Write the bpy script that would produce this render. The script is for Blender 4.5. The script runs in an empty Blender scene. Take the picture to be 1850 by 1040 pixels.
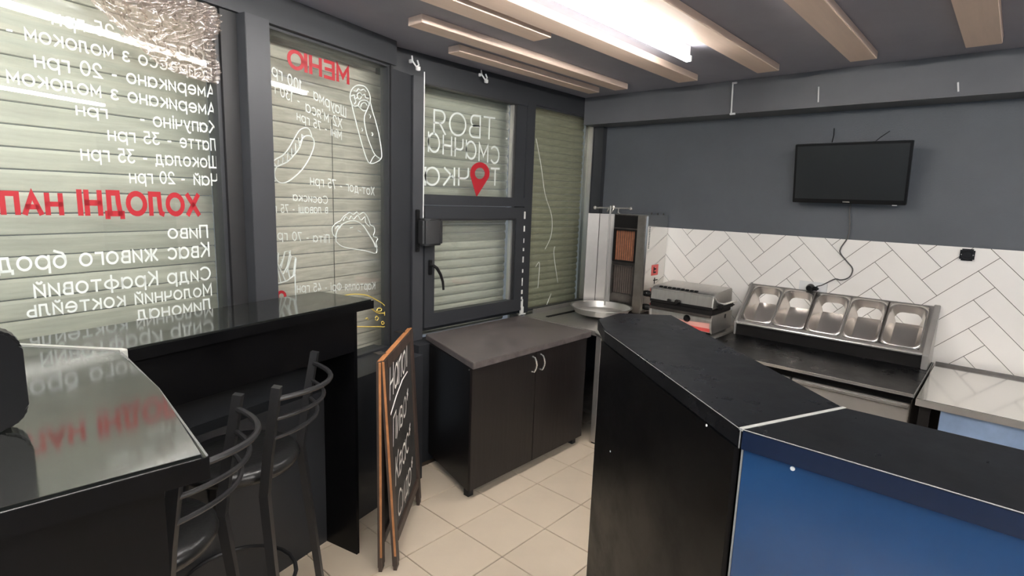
import bpy, bmesh, math, random
from mathutils import Vector, Matrix
random.seed(4)
sc = bpy.context.scene
COL = sc.collection

# ---------------------------------------------------------------- camera
CR = Vector((0.67595952, -0.73611352, 0.03486576))
CU = Vector((0.09562882, 0.13452921, 0.98628445))
CF = Vector((0.73070778, 0.66335419, -0.16132996))
FPX = 988.46
CP = Vector((0, 0, 1.75))
cam_d = bpy.data.cameras.new('camera'); cam = bpy.data.objects.new('camera', cam_d); COL.objects.link(cam)
cam_d.sensor_width = 36; cam_d.lens = 36 * FPX / 1850; cam_d.clip_start = .02
mw = Matrix((CR, CU, -CF)).transposed().to_4x4(); mw.translation = CP; cam.matrix_world = mw
sc.camera = cam
# ---------------------------------------------------------------- world, exposure
w = bpy.data.worlds.new('world'); sc.world = w; w.use_nodes = True
w.node_tree.nodes['Background'].inputs[0].default_value = (.55, .62, .72, 1)
w.node_tree.nodes['Background'].inputs[1].default_value = .12
sc.view_settings.view_transform = 'Standard'; sc.view_settings.look = 'None'
sc.view_settings.gamma = 1; sc.view_settings.use_curve_mapping = False
sc.view_settings.exposure = 1.0
LED_STRENGTH = 42.0
# added bluish area light behind the camera, for reflections from an unseen source
def area(name, loc, target, sx, sy, power, color):
    d = bpy.data.lights.new(name, 'AREA'); d.shape = 'RECTANGLE'; d.size = sx; d.size_y = sy
    d.energy = power; d.color = color
    o = bpy.data.objects.new(name, d); COL.objects.link(o); o.location = loc
    o.rotation_euler = (Vector(target) - Vector(loc)).to_track_quat('-Z', 'Y').to_euler()
    return o
area('added_cool_light', (-2.05, -1.0, 1.35), (2, 0.2, 1.0), 1.5, 1.9, 30, (.6, .78, 1.0))

# ---------------------------------------------------------------- materials
def mat(name, color, rough=.5, metal=0., spec=.5, noise=0., nscale=8., bump=0., bscale=60., col2=None, stretch=None, coat=0., coatr=.05, rvar=0., ior=1.5, emit=None):
    m = bpy.data.materials.new(name); m.use_nodes = True
    nt = m.node_tree; b = nt.nodes['Principled BSDF']; L = nt.links
    b.inputs['Base Color'].default_value = (*color, 1)
    b.inputs['Roughness'].default_value = rough; b.inputs['Metallic'].default_value = metal
    b.inputs['Specular IOR Level'].default_value = spec; b.inputs['IOR'].default_value = ior
    b.inputs['Coat Weight'].default_value = coat; b.inputs['Coat Roughness'].default_value = coatr
    if emit:
        b.inputs['Emission Color'].default_value = (*emit[0], 1); b.inputs['Emission Strength'].default_value = emit[1]
    tc = nt.nodes.new('ShaderNodeTexCoord'); mp = nt.nodes.new('ShaderNodeMapping'); L.new(tc.outputs['Object'], mp.inputs[0])
    if stretch: mp.inputs['Scale'].default_value = stretch
    if noise or col2 or rvar:
        n = nt.nodes.new('ShaderNodeTexNoise'); n.inputs['Scale'].default_value = nscale; n.inputs['Detail'].default_value = 6
        n.inputs['Roughness'].default_value = .65; L.new(mp.outputs[0], n.inputs['Vector'])
        r = nt.nodes.new('ShaderNodeValToRGB'); r.color_ramp.elements[0].position = .3; r.color_ramp.elements[1].position = .7
        c2 = col2 or tuple(c * (1 - noise) for c in color)
        r.color_ramp.elements[0].color = (*c2, 1); r.color_ramp.elements[1].color = (*color, 1)
        L.new(n.outputs['Fac'], r.inputs[0])
        if noise or col2: L.new(r.outputs[0], b.inputs['Base Color'])
        if rvar:
            mr = nt.nodes.new('ShaderNodeMapRange'); mr.inputs['To Min'].default_value = rough; mr.inputs['To Max'].default_value = rough + rvar
            mr.inputs['From Min'].default_value = .35; mr.inputs['From Max'].default_value = .7
            L.new(n.outputs['Fac'], mr.inputs[0]); L.new(mr.outputs[0], b.inputs['Roughness'])
    if bump:
        n2 = nt.nodes.new('ShaderNodeTexNoise'); n2.inputs['Scale'].default_value = bscale; n2.inputs['Detail'].default_value = 3
        L.new(mp.outputs[0], n2.inputs['Vector'])
        bp = nt.nodes.new('ShaderNodeBump'); bp.inputs['Strength'].default_value = bump; bp.inputs['Distance'].default_value = .01
        L.new(n2.outputs['Fac'], bp.inputs['Height']); L.new(bp.outputs[0], b.inputs['Normal'])
    return m

def glass_mat(name, tint, rough=0.0, f0=.04, haze=0., hazecol=(.6, .62, .55)):
    m = bpy.data.materials.new(name); m.use_nodes = True; nt = m.node_tree; nt.nodes.clear(); L = nt.links
    out = nt.nodes.new('ShaderNodeOutputMaterial'); tr = nt.nodes.new('ShaderNodeBsdfTransparent'); gl = nt.nodes.new('ShaderNodeBsdfGlossy')
    tr.inputs[0].default_value = (*tint, 1); gl.inputs['Roughness'].default_value = rough
    g = nt.nodes.new('ShaderNodeNewGeometry'); dp = nt.nodes.new('ShaderNodeVectorMath'); dp.operation = 'DOT_PRODUCT'
    L.new(g.outputs['Normal'], dp.inputs[0]); L.new(g.outputs['Incoming'], dp.inputs[1])
    def mth(op, a, b):
        n = nt.nodes.new('ShaderNodeMath'); n.operation = op
        for i, v in enumerate((a, b)):
            if v is None: continue
            if isinstance(v, (int, float)): n.inputs[i].default_value = v
            else: L.new(v, n.inputs[i])
        return n.outputs[0]
    c = mth('ABSOLUTE', dp.outputs['Value'], None); c = mth('SUBTRACT', 1., c); c = mth('POWER', c, 5.)
    c = mth('MULTIPLY', c, 1 - f0); c = mth('ADD', c, f0)
    mx = nt.nodes.new('ShaderNodeMixShader'); L.new(c, mx.inputs[0]); L.new(tr.outputs[0], mx.inputs[1]); L.new(gl.outputs[0], mx.inputs[2])
    last = mx.outputs[0]
    if haze:
        df = nt.nodes.new('ShaderNodeBsdfDiffuse'); df.inputs[0].default_value = (*hazecol, 1)
        tc = nt.nodes.new('ShaderNodeTexCoord'); n = nt.nodes.new('ShaderNodeTexNoise'); n.inputs['Scale'].default_value = 2.2; n.inputs['Detail'].default_value = 5
        L.new(tc.outputs['Object'], n.inputs['Vector'])
        h = mth('MULTIPLY', n.outputs['Fac'], haze)
        m2 = nt.nodes.new('ShaderNodeMixShader'); L.new(h, m2.inputs[0]); L.new(last, m2.inputs[1]); L.new(df.outputs[0], m2.inputs[2]); last = m2.outputs[0]
    L.new(last, out.inputs[0]); return m

M = {}
M['wall'] = mat('wall_paint', (.098, .106, .118), .55, noise=.12, nscale=3, bump=.15, bscale=120)
M['wall_win'] = mat('frame_grey', (.027, .029, .033), .45, noise=.08, nscale=5)
M['frame_face'] = mat('post_grey', (.040, .042, .047), .42, noise=.08, nscale=5)
M['frame_dark'] = mat('gasket_dark', (.018, .018, .019), .5)
M['ceil'] = mat('ceiling_paint', (.30, .30, .35), .6, noise=.12, nscale=2.5)
M['beam'] = mat('beam_paint', (.125, .127, .135), .5, noise=.12, nscale=3)
M['wall_room'] = mat('wall_room', (.16, .165, .17), .7, noise=.1)
M['slat'] = mat('slat_wood', (.78, .61, .50), .5, noise=.10, nscale=6, stretch=(.4, 6, 6))
M['floor_tile'] = mat('floor_tile', (.72, .60, .455), .32, noise=.08, nscale=3, bump=.05, bscale=30)
M['grout'] = mat('floor_grout', (.085, .055, .035), .8, noise=.3, nscale=9)
M['tile'] = mat('white_tile', (.90, .865, .81), .30, noise=.03, nscale=2)
M['tgrout'] = mat('tile_joint', (.13, .11, .09), .8)
M['shutter'] = mat('shutter_green', (.52, .52, .46), .5, noise=.22, nscale=5, stretch=(1, 1, 9))
M['shutter2'] = mat('shutter_warm', (.60, .56, .50), .55, noise=.33, nscale=7, stretch=(1, 1, 7))
M['shutter3'] = mat('shutter_dirty', (.50, .495, .43), .55, noise=.4, nscale=6, stretch=(1, 1, 5))
M['glass'] = glass_mat('window_glass', (.97, .985, .965), f0=.045, haze=.05)
M['glass3'] = glass_mat('dirty_window_glass', (.93, .95, .9), f0=.045, haze=.22, hazecol=(.42, .38, .26))
M['white'] = mat('white_vinyl', (.64, .68, .65), .5)
M['red'] = mat('red_vinyl', (.36, .014, .022), .4)
M['yellow'] = mat('yellow_vinyl', (.75, .55, .10), .5)
M['whitep'] = mat('white_plastic', (.75, .75, .73), .4)
M['caulk'] = mat('white_sealant', (.75, .74, .70), .6, noise=.2, nscale=20)
M['black_lam'] = mat('black_laminate', (.0025, .0025, .003), .28, spec=.16, noise=.3, nscale=5, rvar=.2)
M['black_top'] = mat('counter_top_black', (.003, .0034, .0045), .26, spec=.28, rvar=.12, nscale=6, col2=(.007, .0078, .0095), bump=.06, bscale=8)
M['prep_top'] = mat('prep_top_black', (.003, .003, .0035), .26, spec=.18, rvar=.1, nscale=9)
M['gloss_top'] = mat('glossy_black_top', (.012, .013, .012), .07, ior=2.3, rvar=.06, nscale=4, bump=.10, bscale=3.2)
M['edge'] = mat('chrome_strip', (.78, .78, .74), .3, metal=.6)
M['pale_edge'] = mat('pale_highlight', (.20, .20, .19), .5)  # pale edge tone; on the counter edges it paints the highlight
M['blue'] = mat('blue_panel', (.010, .052, .145), .26, metal=.0, ior=1.5, noise=.3, nscale=2, coat=.3, coatr=.12, bump=.05, bscale=6)  # blue base colour of the counter's near front
M['blue_edge'] = mat('navy_edge', (.004, .012, .035), .25, ior=1.6, coat=.4)
M['blue_steel'] = mat('blue_tinted_steel', (.36, .50, .74), .3, metal=.25, noise=.25, nscale=5)  # light blue set in the base colour of the table front
M['darkwood'] = mat('wenge_board', (.006, .005, .005), .38, spec=.3, noise=.3, nscale=14, stretch=(1, 1, .1))
M['door_board'] = mat('wenge_door', (.014, .011, .0105), .40, spec=.4, noise=.3, nscale=14, stretch=(1, 1, .1), bump=.1, bscale=40)
M['stone_top'] = mat('slate_laminate', (.15, .128, .122), .36, col2=(.065, .055, .053), nscale=14, rvar=.15)
M['steel_sat'] = mat('satin_steel', (.50, .48, .45), .34, metal=.55, noise=.12, nscale=7)
M['steel'] = mat('brushed_steel', (.60, .58, .55), .30, metal=.85, noise=.15, nscale=9, stretch=(1, 8, 1))
M['steel_warm'] = mat('heat_stained_steel', (.40, .36, .32), .33, metal=.85, noise=.35, nscale=6)
M['steel_lt'] = mat('bright_steel', (.74, .71, .67), .2, metal=.75)
M['steel_mirror'] = mat('polished_steel', (.74, .73, .70), .09, metal=1, rvar=.05, nscale=4)
M['steel_dk'] = mat('sooty_steel', (.20, .18, .165), .38, metal=.9, noise=.55, nscale=6)
M['alum'] = mat('aluminium', (.72, .71, .68), .33, metal=1, rvar=.15)
M['burner'] = mat('ceramic_burner', (.33, .125, .06), .8, noise=.35, nscale=30)
M['burner2'] = mat('burnt_mesh', (.11, .085, .07), .7, noise=.4, nscale=30)
M['soot'] = mat('soot_black', (.009, .008, .0075), .55, spec=.25)
M['plastic'] = mat('black_plastic', (.006, .006, .0065), .35, spec=.3)
M['screen'] = mat('tv_screen', (.018, .021, .023), .28, ior=1.6)
M['stool'] = mat('stool_metal', (.018, .018, .019), .36, spec=.5)
M['seat'] = mat('stool_vinyl', (.012, .012, .012), .30, bump=.1, bscale=90)
M['wood'] = mat('sign_wood', (.075, .048, .036), .5, col2=(.035, .024, .019), nscale=10, stretch=(2, 2, .4))
M['wood_lt'] = mat('sign_edge_wood', (.52, .22, .08), .5, noise=.4, nscale=14)
M['board'] = mat('chalk_board', (.028, .027, .026), .6, col2=(.045, .043, .041), nscale=7)
M['chalk'] = mat('chalk', (.80, .78, .72), .9)
M['cord'] = mat('grey_cord', (.09, .085, .08), .5)
M['film'] = glass_mat('clear_film', (.90, .84, .79), rough=.14, f0=.20, haze=.35, hazecol=(.62, .50, .43))
M['led'] = mat('led_tube', (1, 1, 1), .4, emit=((1., .97, .93), LED_STRENGTH))
M['redlab'] = mat('red_label', (.70, .09, .08), .4)
M['pinklab'] = mat('pink_label', (.85, .42, .36), .35)
M['rubber'] = mat('rubber', (.012, .012, .012), .7)

# ---------------------------------------------------------------- mesh helpers
class MB:
    def __init__(s): s.bm = bmesh.new()
    def poly8(s, P):                       # P: bottom 4 then top 4
        v = [s.bm.verts.new(p) for p in P]; out = []
        for f in ((3, 2, 1, 0), (4, 5, 6, 7), (0, 1, 5, 4), (1, 2, 6, 5), (2, 3, 7, 6), (3, 0, 4, 7)):
            out.append(s.bm.faces.new([v[i] for i in f]))
        return v, out
    def box(s, x0, x1, y0, y1, z0, z1, fr=None, bev=0):
        P = [(x0, y0, z0), (x1, y0, z0), (x1, y1, z0), (x0, y1, z0), (x0, y0, z1), (x1, y0, z1), (x1, y1, z1), (x0, y1, z1)]
        if fr: P = [fr(*p) for p in P]
        v, f = s.poly8(P)
        if bev:
            es = list({e for q in f for e in q.edges})
            bmesh.ops.bevel(s.bm, geom=es, offset=bev, segments=2, affect='EDGES', clamp_overlap=True)
        return s
    def prism(s, pts, z0, z1, fr=None, bev=0):    # polygon in plan, extruded in z (fr maps)
        fr = fr or (lambda x, y, z: (x, y, z))
        a = [s.bm.verts.new(fr(x, y, z0)) for x, y in pts]; b = [s.bm.verts.new(fr(x, y, z1)) for x, y in pts]
        n = len(pts); fs = [s.bm.faces.new(a[::-1]), s.bm.faces.new(b)]
        for i in range(n): fs.append(s.bm.faces.new((a[i], a[(i + 1) % n], b[(i + 1) % n], b[i])))
        if bev:
            es = list({e for q in fs for e in q.edges})
            bmesh.ops.bevel(s.bm, geom=es, offset=bev, segments=2, affect='EDGES', clamp_overlap=True)
        return s
    def tube(s, path, r, n=8, closed=False, sq=False):
        pts = [Vector(p) for p in path]; rings = []; N = len(pts); prev = None
        rr = r if isinstance(r, (list, tuple)) else [r] * N
        for i, p in enumerate(pts):
            if closed: t = (pts[(i + 1) % N] - pts[i - 1])
            else: t = pts[min(i + 1, N - 1)] - pts[max(i - 1, 0)]
            t.normalize()
            if prev is None:
                a = Vector((0, 0, 1)) if abs(t.z) < .9 else Vector((1, 0, 0))
                u = t.cross(a).normalized()
            else: u = (prev - t * prev.dot(t)).normalized()
            prev = u; v = t.cross(u)
            k = 4 if sq else n; off = math.pi / 4 if sq else 0; q = rr[i] * (1.414 if sq else 1)
            rings.append([s.bm.verts.new(p + (u * math.cos(off + 2 * math.pi * j / k) + v * math.sin(off + 2 * math.pi * j / k)) * q) for j in range(k)])
        k = len(rings[0])
        for i in range(N if closed else N - 1):
            A, B = rings[i], rings[(i + 1) % N]
            for j in range(k): s.bm.faces.new((A[j], A[(j + 1) % k], B[(j + 1) % k], B[j]))
        if not closed: s.bm.faces.new(rings[0][::-1]); s.bm.faces.new(rings[-1])
        return s
    def lathe(s, prof, c=(0, 0, 0), n=32, axis='z'):
        c = Vector(c)
        def P(r, h, a):
            x, y = r * math.cos(a), r * math.sin(a)
            return c + (Vector((x, y, h)) if axis == 'z' else Vector((h, x, y)) if axis == 'x' else Vector((x, h, y)))
        rings = []
        for r, h in prof:
            rings.append([s.bm.verts.new(P(0, h, 0))] if r < 1e-6 else [s.bm.verts.new(P(r, h, 2 * math.pi * j / n)) for j in range(n)])
        for A, B in zip(rings, rings[1:]):
            for j in range(n):
                k = (j + 1) % n
                if len(A) == 1 and len(B) == 1: continue
                if len(A) == 1: s.bm.faces.new((A[0], B[k], B[j]))
                elif len(B) == 1: s.bm.faces.new((A[j], A[k], B[0]))
                else: s.bm.faces.new((A[j], A[k], B[k], B[j]))
        return s
    def grid(s, f, nu, nv, smooth=True):
        V = [[s.bm.verts.new(f(i / nu, j / nv)) for j in range(nv + 1)] for i in range(nu + 1)]
        for i in range(nu):
            for j in range(nv): s.bm.faces.new((V[i][j], V[i + 1][j], V[i + 1][j + 1], V[i][j + 1]))
        return s
def wpos(o):
    p = Vector((0, 0, 0))
    while o: p = p + o.location; o = o.parent
    return p
def obj(name, mb, m, parent=None, smooth=False, local=False, **kw):
    bm = mb.bm if isinstance(mb, MB) else mb
    bmesh.ops.recalc_face_normals(bm, faces=bm.faces)
    me = bpy.data.meshes.new(name)
    if not local:
        if parent: off = wpos(parent)
        else:
            xs = [v.co for v in bm.verts]
            off = Vector(((min(v.x for v in xs) + max(v.x for v in xs)) / 2, (min(v.y for v in xs) + max(v.y for v in xs)) / 2, min(v.z for v in xs)))
        for v in bm.verts: v.co -= off
    bm.to_mesh(me); bm.free()
    me.materials.append(m if not isinstance(m, str) else M[m])
    if smooth:
        for p in me.polygons: p.use_smooth = True
        if smooth != 'all':
            try: me.set_sharp_from_angle(angle=math.radians(38))
            except Exception: pass
    o = bpy.data.objects.new(name, me); COL.objects.link(o)
    if parent: o.parent = parent
    elif not local: o.location = off
    for k, v in kw.items(): o[k] = v
    return o
def tag(o, label, cat, group=None):
    o['label'] = label; o['category'] = cat
    if group: o['group'] = group
    return o
def thing(name, label, cat, loc=(0, 0, 0), group=None):
    o = bpy.data.objects.new(name, None); COL.objects.link(o); o.location = loc; o.empty_display_size = .1
    return tag(o, label, cat, group)
def struct(name, mb, m, **kw):
    o = obj(name, mb, m, None, **kw); o['kind'] = 'structure'; return o
def copy_tree(o, parent=None):
    c = o.copy(); COL.objects.link(c)
    if parent: c.parent = parent
    for ch in list(o.children): copy_tree(ch, c)
    return c

# ---------------------------------------------------------------- frames of the two glazed walls
YW = 2.865; XB = 4.225; ZC = 2.62
TH = math.radians(13); PB = Vector((2.0, 2.80, 0))
def WA(x, d, z): return (x, YW - d, z)                         # d: into the room
def WB(s, d, z): return (PB.x + s * math.cos(TH) + d * math.sin(TH), PB.y + s * math.sin(TH) - d * math.cos(TH), z)
def ray(px, py): return CF + CR * ((px - 925) / FPX) - CU * ((py - 520) / FPX)
def surveyA(px, py, d=0.0):                                     # photo measurement -> (x, z) on the door wall
    r = ray(px, py); t = (YW - d) / r.y; return (r.x * t, 1.75 + r.z * t)
def surveyB(px, py, d=0.0):                                     # photo measurement -> (s, z) on the angled wall
    n = Vector((-math.sin(TH), math.cos(TH), 0)); r = ray(px, py); o = Vector(WB(0, d, 0))
    t = (o - CP).dot(n) / r.dot(n); q = CP + r * t - PB
    return (q.x * math.cos(TH) + q.y * math.sin(TH), q.z)

# ---------------------------------------------------------------- room shell
TP = 0.33356; TX0 = 1.487; TY0 = 1.988
fl = struct('floor', MB().box(-2.3, 4.6, -2.6, 3.2, -.12, -.008), 'grout')
fm = None; j = .0022
for i in range(-11, 9):
    for k in range(-14, 4):
        x0 = TX0 + i * TP; y0 = TY0 + k * TP
        if x0 + TP > 4.21 or x0 < -1.0 or y0 < -1.7 or y0 + TP > 2.86: continue
        cx, cy = x0 + TP / 2, y0 + TP / 2
        if cy > 2.45 + (cx) * .23 and cx < 2: continue
        if fm is None:
            t = obj('tile', MB().box(-TP / 2 + j, TP / 2 - j, -TP / 2 + j, TP / 2 - j, -.0079, 0, bev=.0015), 'floor_tile', fl, local=True); fm = t.data
        else:
            t = bpy.data.objects.new('tile', fm); COL.objects.link(t); t.parent = fl
        t.location = Vector((cx, cy, random.uniform(-.0006, 0))) - fl.location
ce = struct('ceiling', MB().box(-2.3, 4.6, -2.6, 3.2, ZC, ZC + .15), 'ceil')
for y0, y1, x0, x1 in ((2.51, 2.61, 2.24, 3.69), (2.26, 2.37, 1.77, 3.69), (1.91, 2.03, .2, 2.34), (1.72, 1.86, -1.9, 3.69), (1.20, 1.33, -1.9, 3.69),
                       (.69, .82, -1.9, 3.69), (.17, .31, -1.9, 3.69), (-.30, -.17, -1.9, 3.69), (-.95, -.8, -1.9, 3.69), (-1.6, -1.45, -1.9, 3.69)):
    obj('ceiling_slat', MB().box(x0, x1, y0, y1, ZC - .04, ZC - .001, bev=.002), 'slat', ce)
struct('trim_1', MB().box(4.0, 4.224, -2.45, YW - .001, 2.395, ZC - .001), 'beam')
wb = struct('wall_back', MB().box(XB, XB + .15, -2.6, 3.0, -.1, ZC), 'wall')
struct('wall_right', MB().box(-2.3, 4.6, -2.75, -2.5, -.1, ZC), 'wall_room')
struct('wall_front', MB().box(-2.35, -2.15, -2.6, 3.2, -.1, ZC), 'wall_room')
# ---- herringbone tiles, one by one
L_, W_ = .3666, .1222; jt = .0017
ZT0, ZT1, YA, YB = .70, 1.558, -1.3, 2.86
obj('tile_bed', MB().box(XB - .006, XB - .0005, YA, YB, ZT0, ZT1), 'tgrout', wb)
A0 = (1.598, 1.511); r2 = math.sqrt(.5)
def clip(P, ax, lim, sgn):
    out = []
    for i in range(len(P)):
        a, b = P[i], P[(i + 1) % len(P)]; da = sgn * (a[ax] - lim); db = sgn * (b[ax] - lim)
        if da >= 0: out.append(a)
        if (da >= 0) != (db >= 0):
            t = da / (da - db); out.append((a[0] + (b[0] - a[0]) * t, a[1] + (b[1] - a[1]) * t))
    return out
def yz(u, v): return (A0[0] + (u - (v + 5 * W_)) * r2, A0[1] - (u + v + 5 * W_) * r2)
def wtile(u0, u1, v0, v1):
    P = [yz(u0 + jt, v0 + jt), yz(u1 - jt, v0 + jt), yz(u1 - jt, v1 - jt), yz(u0 + jt, v1 - jt)]
    for a, l, s_ in ((0, YA, 1), (0, YB, -1), (1, ZT0, 1), (1, ZT1, -1)):
        P = clip(P, a, l, s_)
        if len(P) < 3: return
    ar = abs(sum(P[i][0] * P[(i + 1) % len(P)][1] - P[(i + 1) % len(P)][0] * P[i][1] for i in range(len(P)))) / 2
    if ar < .0004: return
    pr = random.uniform(0, .0006)
    obj('tile', MB().prism(P, XB - .0095 - pr, XB - .0058, fr=lambda y, z, x: (x, y, z)), 'tile', wb)
for row in range(-60, 60):
    for m_ in range(-14, 14):
        u0 = row + 6 * m_
        y_, z_ = yz((u0 + 1.5) * W_, (row + .5) * W_)
        if YA - .4 < y_ < YB + .4 and ZT0 - .4 < z_ < ZT1 + .4: wtile(u0 * W_, (u0 + 3) * W_, row * W_, (row + 1) * W_)
        c = row; v0 = c - 5 + 6 * m_
        y_, z_ = yz((c + .5) * W_, (v0 + 1.5) * W_)
        if YA - .4 < y_ < YB + .4 and ZT0 - .4 < z_ < ZT1 + .4: wtile(c * W_, (c + 1) * W_, v0 * W_, (v0 + 3) * W_)

# ---- glazed walls: parapet, lintel, posts, panes
ZB, ZTOP = .80, 2.47
struct('wall_left', MB().box(2.115, XB, .0, .16, -.1, ZB, WA), 'wall_win')
struct('wall_parapet', MB().box(-3.6, -.045, -.14, .26, -.1, .80, WB), 'wall_win')['label'] = 'dark grey low wall under the menu windows'
struct('trim_2', MB().box(2.0, XB, -.14, 0, ZTOP, ZC - .001, WA), 'wall_win')
struct('trim_3', MB().box(-3.6, -.02, -.14, .03, 2.485, ZC - .001, WB), 'wall_win')
# post between the two menu windows, and the corner mullion
def post(name, boxes, fr, m, lab):
    mb = MB()
    for b in boxes: mb.box(*b, fr=fr, bev=.002)
    o = struct(name, mb, m); o['label'] = lab; return o
p1 = post('trim_4', [(-1.012, -.893, -.10, .07, .801, 2.484)], WB, 'frame_face', 'grey post between the two menu windows')
obj('side', MB().box(-1.086, -1.013, -.10, .012, .801, 2.484, WB), 'frame_dark', p1)
p2 = post('trim_5', [(2.145, 2.232, -.09, .05, .801, 2.468)], WA, 'frame_face', 'grey post left of the opening window')
obj('side', MB().prism([(2.143, YW - .03), (2.143, YW + .14), (2.06, YW + .08), (1.955, 2.775)], .801, 2.468), 'wall_win', p2)
p3 = post('trim_6', [(3.232, 3.325, -.06, .03, .842, 2.468)], WA, 'wall_win', 'grey post right of the opening window')
post('trim_7', [(4.165, 4.222, -.06, .10, .842, 2.394)], WA, 'wall_win', 'grey corner post beside the back wall')

def glaze(name, fr, s0, s1, z0, z1, fw, m='wall_win', gm='glass', d0=-.06, d1=.0, lab=None):
    f = MB()
    for b in ((s0, s0 + fw, d0, d1, z0, z1), (s1 - fw, s1, d0, d1, z0, z1), (s0 + fw, s1 - fw, d0, d1, z1 - fw, z1), (s0 + fw, s1 - fw, d0, d1, z0, z0 + fw)):
        f.box(*b, fr=fr)
    o = struct(name, f, m)
    if lab: o['label'] = lab
    obj('pane', MB().box(s0 + fw - .004, s1 - fw + .004, d0 + .022, d0 + .028, z0 + fw - .004, z1 - fw + .004, fr=fr), gm, o)
    return o
win1 = glaze('window_1', WB, -3.5, -1.088, .801, 2.484, .018, lab='large window with drinks menu lettering')
win2 = glaze('window_2', WB, -.892, -.048, .801, 2.484, .012, lab='tall window with red heading and food drawings')
obj('gasket', MB().box(-.047, -.03, -.06, .012, .801, 2.484, WB), 'frame_dark', win2)
# opening window: fixed upper light, hinged lower sash
win3 = struct('window_3', MB().box(2.233, 3.231, -.05, .045, 1.69, 1.757, WA).box(2.233, 3.231, -.05, .0, .842, .875, WA)
    .box(2.233, 3.231, -.05, .03, 2.442, 2.469, WA).box(3.12, 3.231, -.05, .02, 1.757, 2.442, WA).box(3.205, 3.231, -.05, .02, .875, 1.69, WA), 'wall_win')
win3['label'] = 'grey framed window with lettering above a hinged sash'
obj('pane', MB().box(2.233, 3.125, -.032, -.026, 1.75, 2.45, WA), 'glass', win3)
obj('gasket', MB().box(3.11, 3.121, -.028, .022, 1.757, 2.442, WA).box(2.233, 3.12, -.028, .032, 2.434, 2.443, WA), 'frame_dark', win3)
obj('glazing_bead', MB().box(3.098, 3.111, -.026, .004, 1.757, 2.434, WA), 'steel', win3)
sash = MB()
for b in ((2.236, 2.318, .0, .06, .878, 1.685), (3.112, 3.203, .0, .06, .878, 1.685), (2.318, 3.112, .0, .06, 1.60, 1.685), (2.318, 3.112, .0, .06, .878, .972)):
    sash.box(*b, fr=WA)
sa = obj('sash', sash, 'wall_win', win3)
obj('sash_gasket', MB().box(2.318, 3.112, .0, .052, 1.588, 1.60, WA).box(3.098, 3.112, .0, .052, .972, 1.588, WA), 'frame_dark', sa)
obj('sash_bead', MB().box(3.085, 3.098, .0, .035, .972, 1.588, WA), 'steel', sa)
obj('sash_pane', MB().box(2.312, 3.10, .012, .018, .966, 1.606, WA), 'glass', sa)
hd = MB().box(2.262, 2.292, .061, .072, 1.235, 1.335, WA, bev=.004)
hd.tube([WA(2.277, .07, 1.30), WA(2.277, .10, 1.30), WA(2.295, .112, 1.285), WA(2.325, .115, 1.24), WA(2.345, .115, 1.19), WA(2.352, .115, 1.135)], [.011, .011, .011, .010, .009, .008], n=8)
obj('handle', hd, 'plastic', sa, smooth=True)
win4 = glaze('window_4', WA, 3.326, 4.164, .842, 2.468, .012, gm='glass3', lab='dirty window beside the corner')
obj('side_bead', MB().box(4.143, 4.152, -.05, .004, .854, 2.45, WA), 'steel', win4)
# sealant
rs = random.Random(3)
z = .842
while z < 1.78:
    h = rs.uniform(.02, .07); wd = rs.uniform(.003, .008)
    if not (z < 1.69 < z + h) and not (z < 1.757 < z + h):
        d0 = .0455 if 1.69 <= z < 1.757 else (.0605 if z < 1.69 else .021)
        xs_ = 3.2045 if z < 1.69 else 3.222
        obj('sealant_bead', MB().box(xs_ - wd, xs_ + wd, d0, d0 + .0035, z, z + h, WA), 'caulk', win3)
    z += h + rs.uniform(0.01, .06)
sb = MB(); sb.box(3.215, 3.258, .031, .045, .842, .90, WA, bev=.004); sb.box(3.235, 3.252, .031, .04, .89, .96, WA, bev=.003); sb.box(3.17, 3.25, .062, .075, .842, .852, WA, bev=.003)
tag(obj('sealant_blob', sb, 'caulk'), 'white blob of sealant at foot of the post by the worktop', 'sealant')

# ---- roller shutters outside the glass
def shutter(name, fr, s0, s1, z0, z1, pitch, m, lab, d=-.20, ridged=False):
    b = Vector(fr((s0 + s1) / 2, d, z0)); o = thing(name, lab, 'roller shutter', b)
    z = z0; first = None; k = 0
    while z < z1:
        if first is None:
            mb = MB()
            prof = [(0, 0), (.004, .003), (.0055, pitch * .35), (.005, pitch * .8), (.002, pitch - .003)] if not ridged else [(0, 0), (.009, .012), (.013, pitch * .4), (.009, pitch * .75), (.0, pitch - .003)]
            for (da, za), (db, zb) in zip(prof, prof[1:]):
                P = [fr(s0, d + da, z + za), fr(s1, d + da, z + za), fr(s1, d + db, z + zb), fr(s0, d + db, z + zb)]
                Q = [fr(s0, d - .01, z + za), fr(s1, d - .01, z + za), fr(s1, d - .01, z + zb), fr(s0, d - .01, z + zb)]
                mb.poly8([Q[0], Q[1], P[1], P[0], Q[3], Q[2], P[2], P[3]])
            first = obj('slat', mb, m, o); base = first.location.copy()
        else:
            c = bpy.data.objects.new('slat', first.data); COL.objects.link(c); c.parent = o
            c.location = base + Vector(fr(0, rs.uniform(-.0015, .0015), k * pitch)) - Vector(fr(0, 0, 0))
        z += pitch; k += 1
    return o
shutter('roller_shutter', WB, -3.5, -1.03, .72, 2.56, .0765, 'shutter', 'pale closed roller shutter outside the drinks menu window')
sh2 = shutter('roller_shutter', WB, -1.0, .13, .72, 2.56, .0765, 'shutter2', 'streaky beige closed roller shutter outside the food menu window')
shutter('roller_shutter', WA, 2.12, 3.24, .76, 2.56, .066, 'shutter', 'pale closed roller shutter outside the hinged window', ridged=True, d=-.18)
shutter('roller_shutter', WA, 3.30, 4.22, .76, 2.56, .058, 'shutter3', 'grimy ribbed closed roller shutter outside the corner window', ridged=True, d=-.16)
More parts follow.
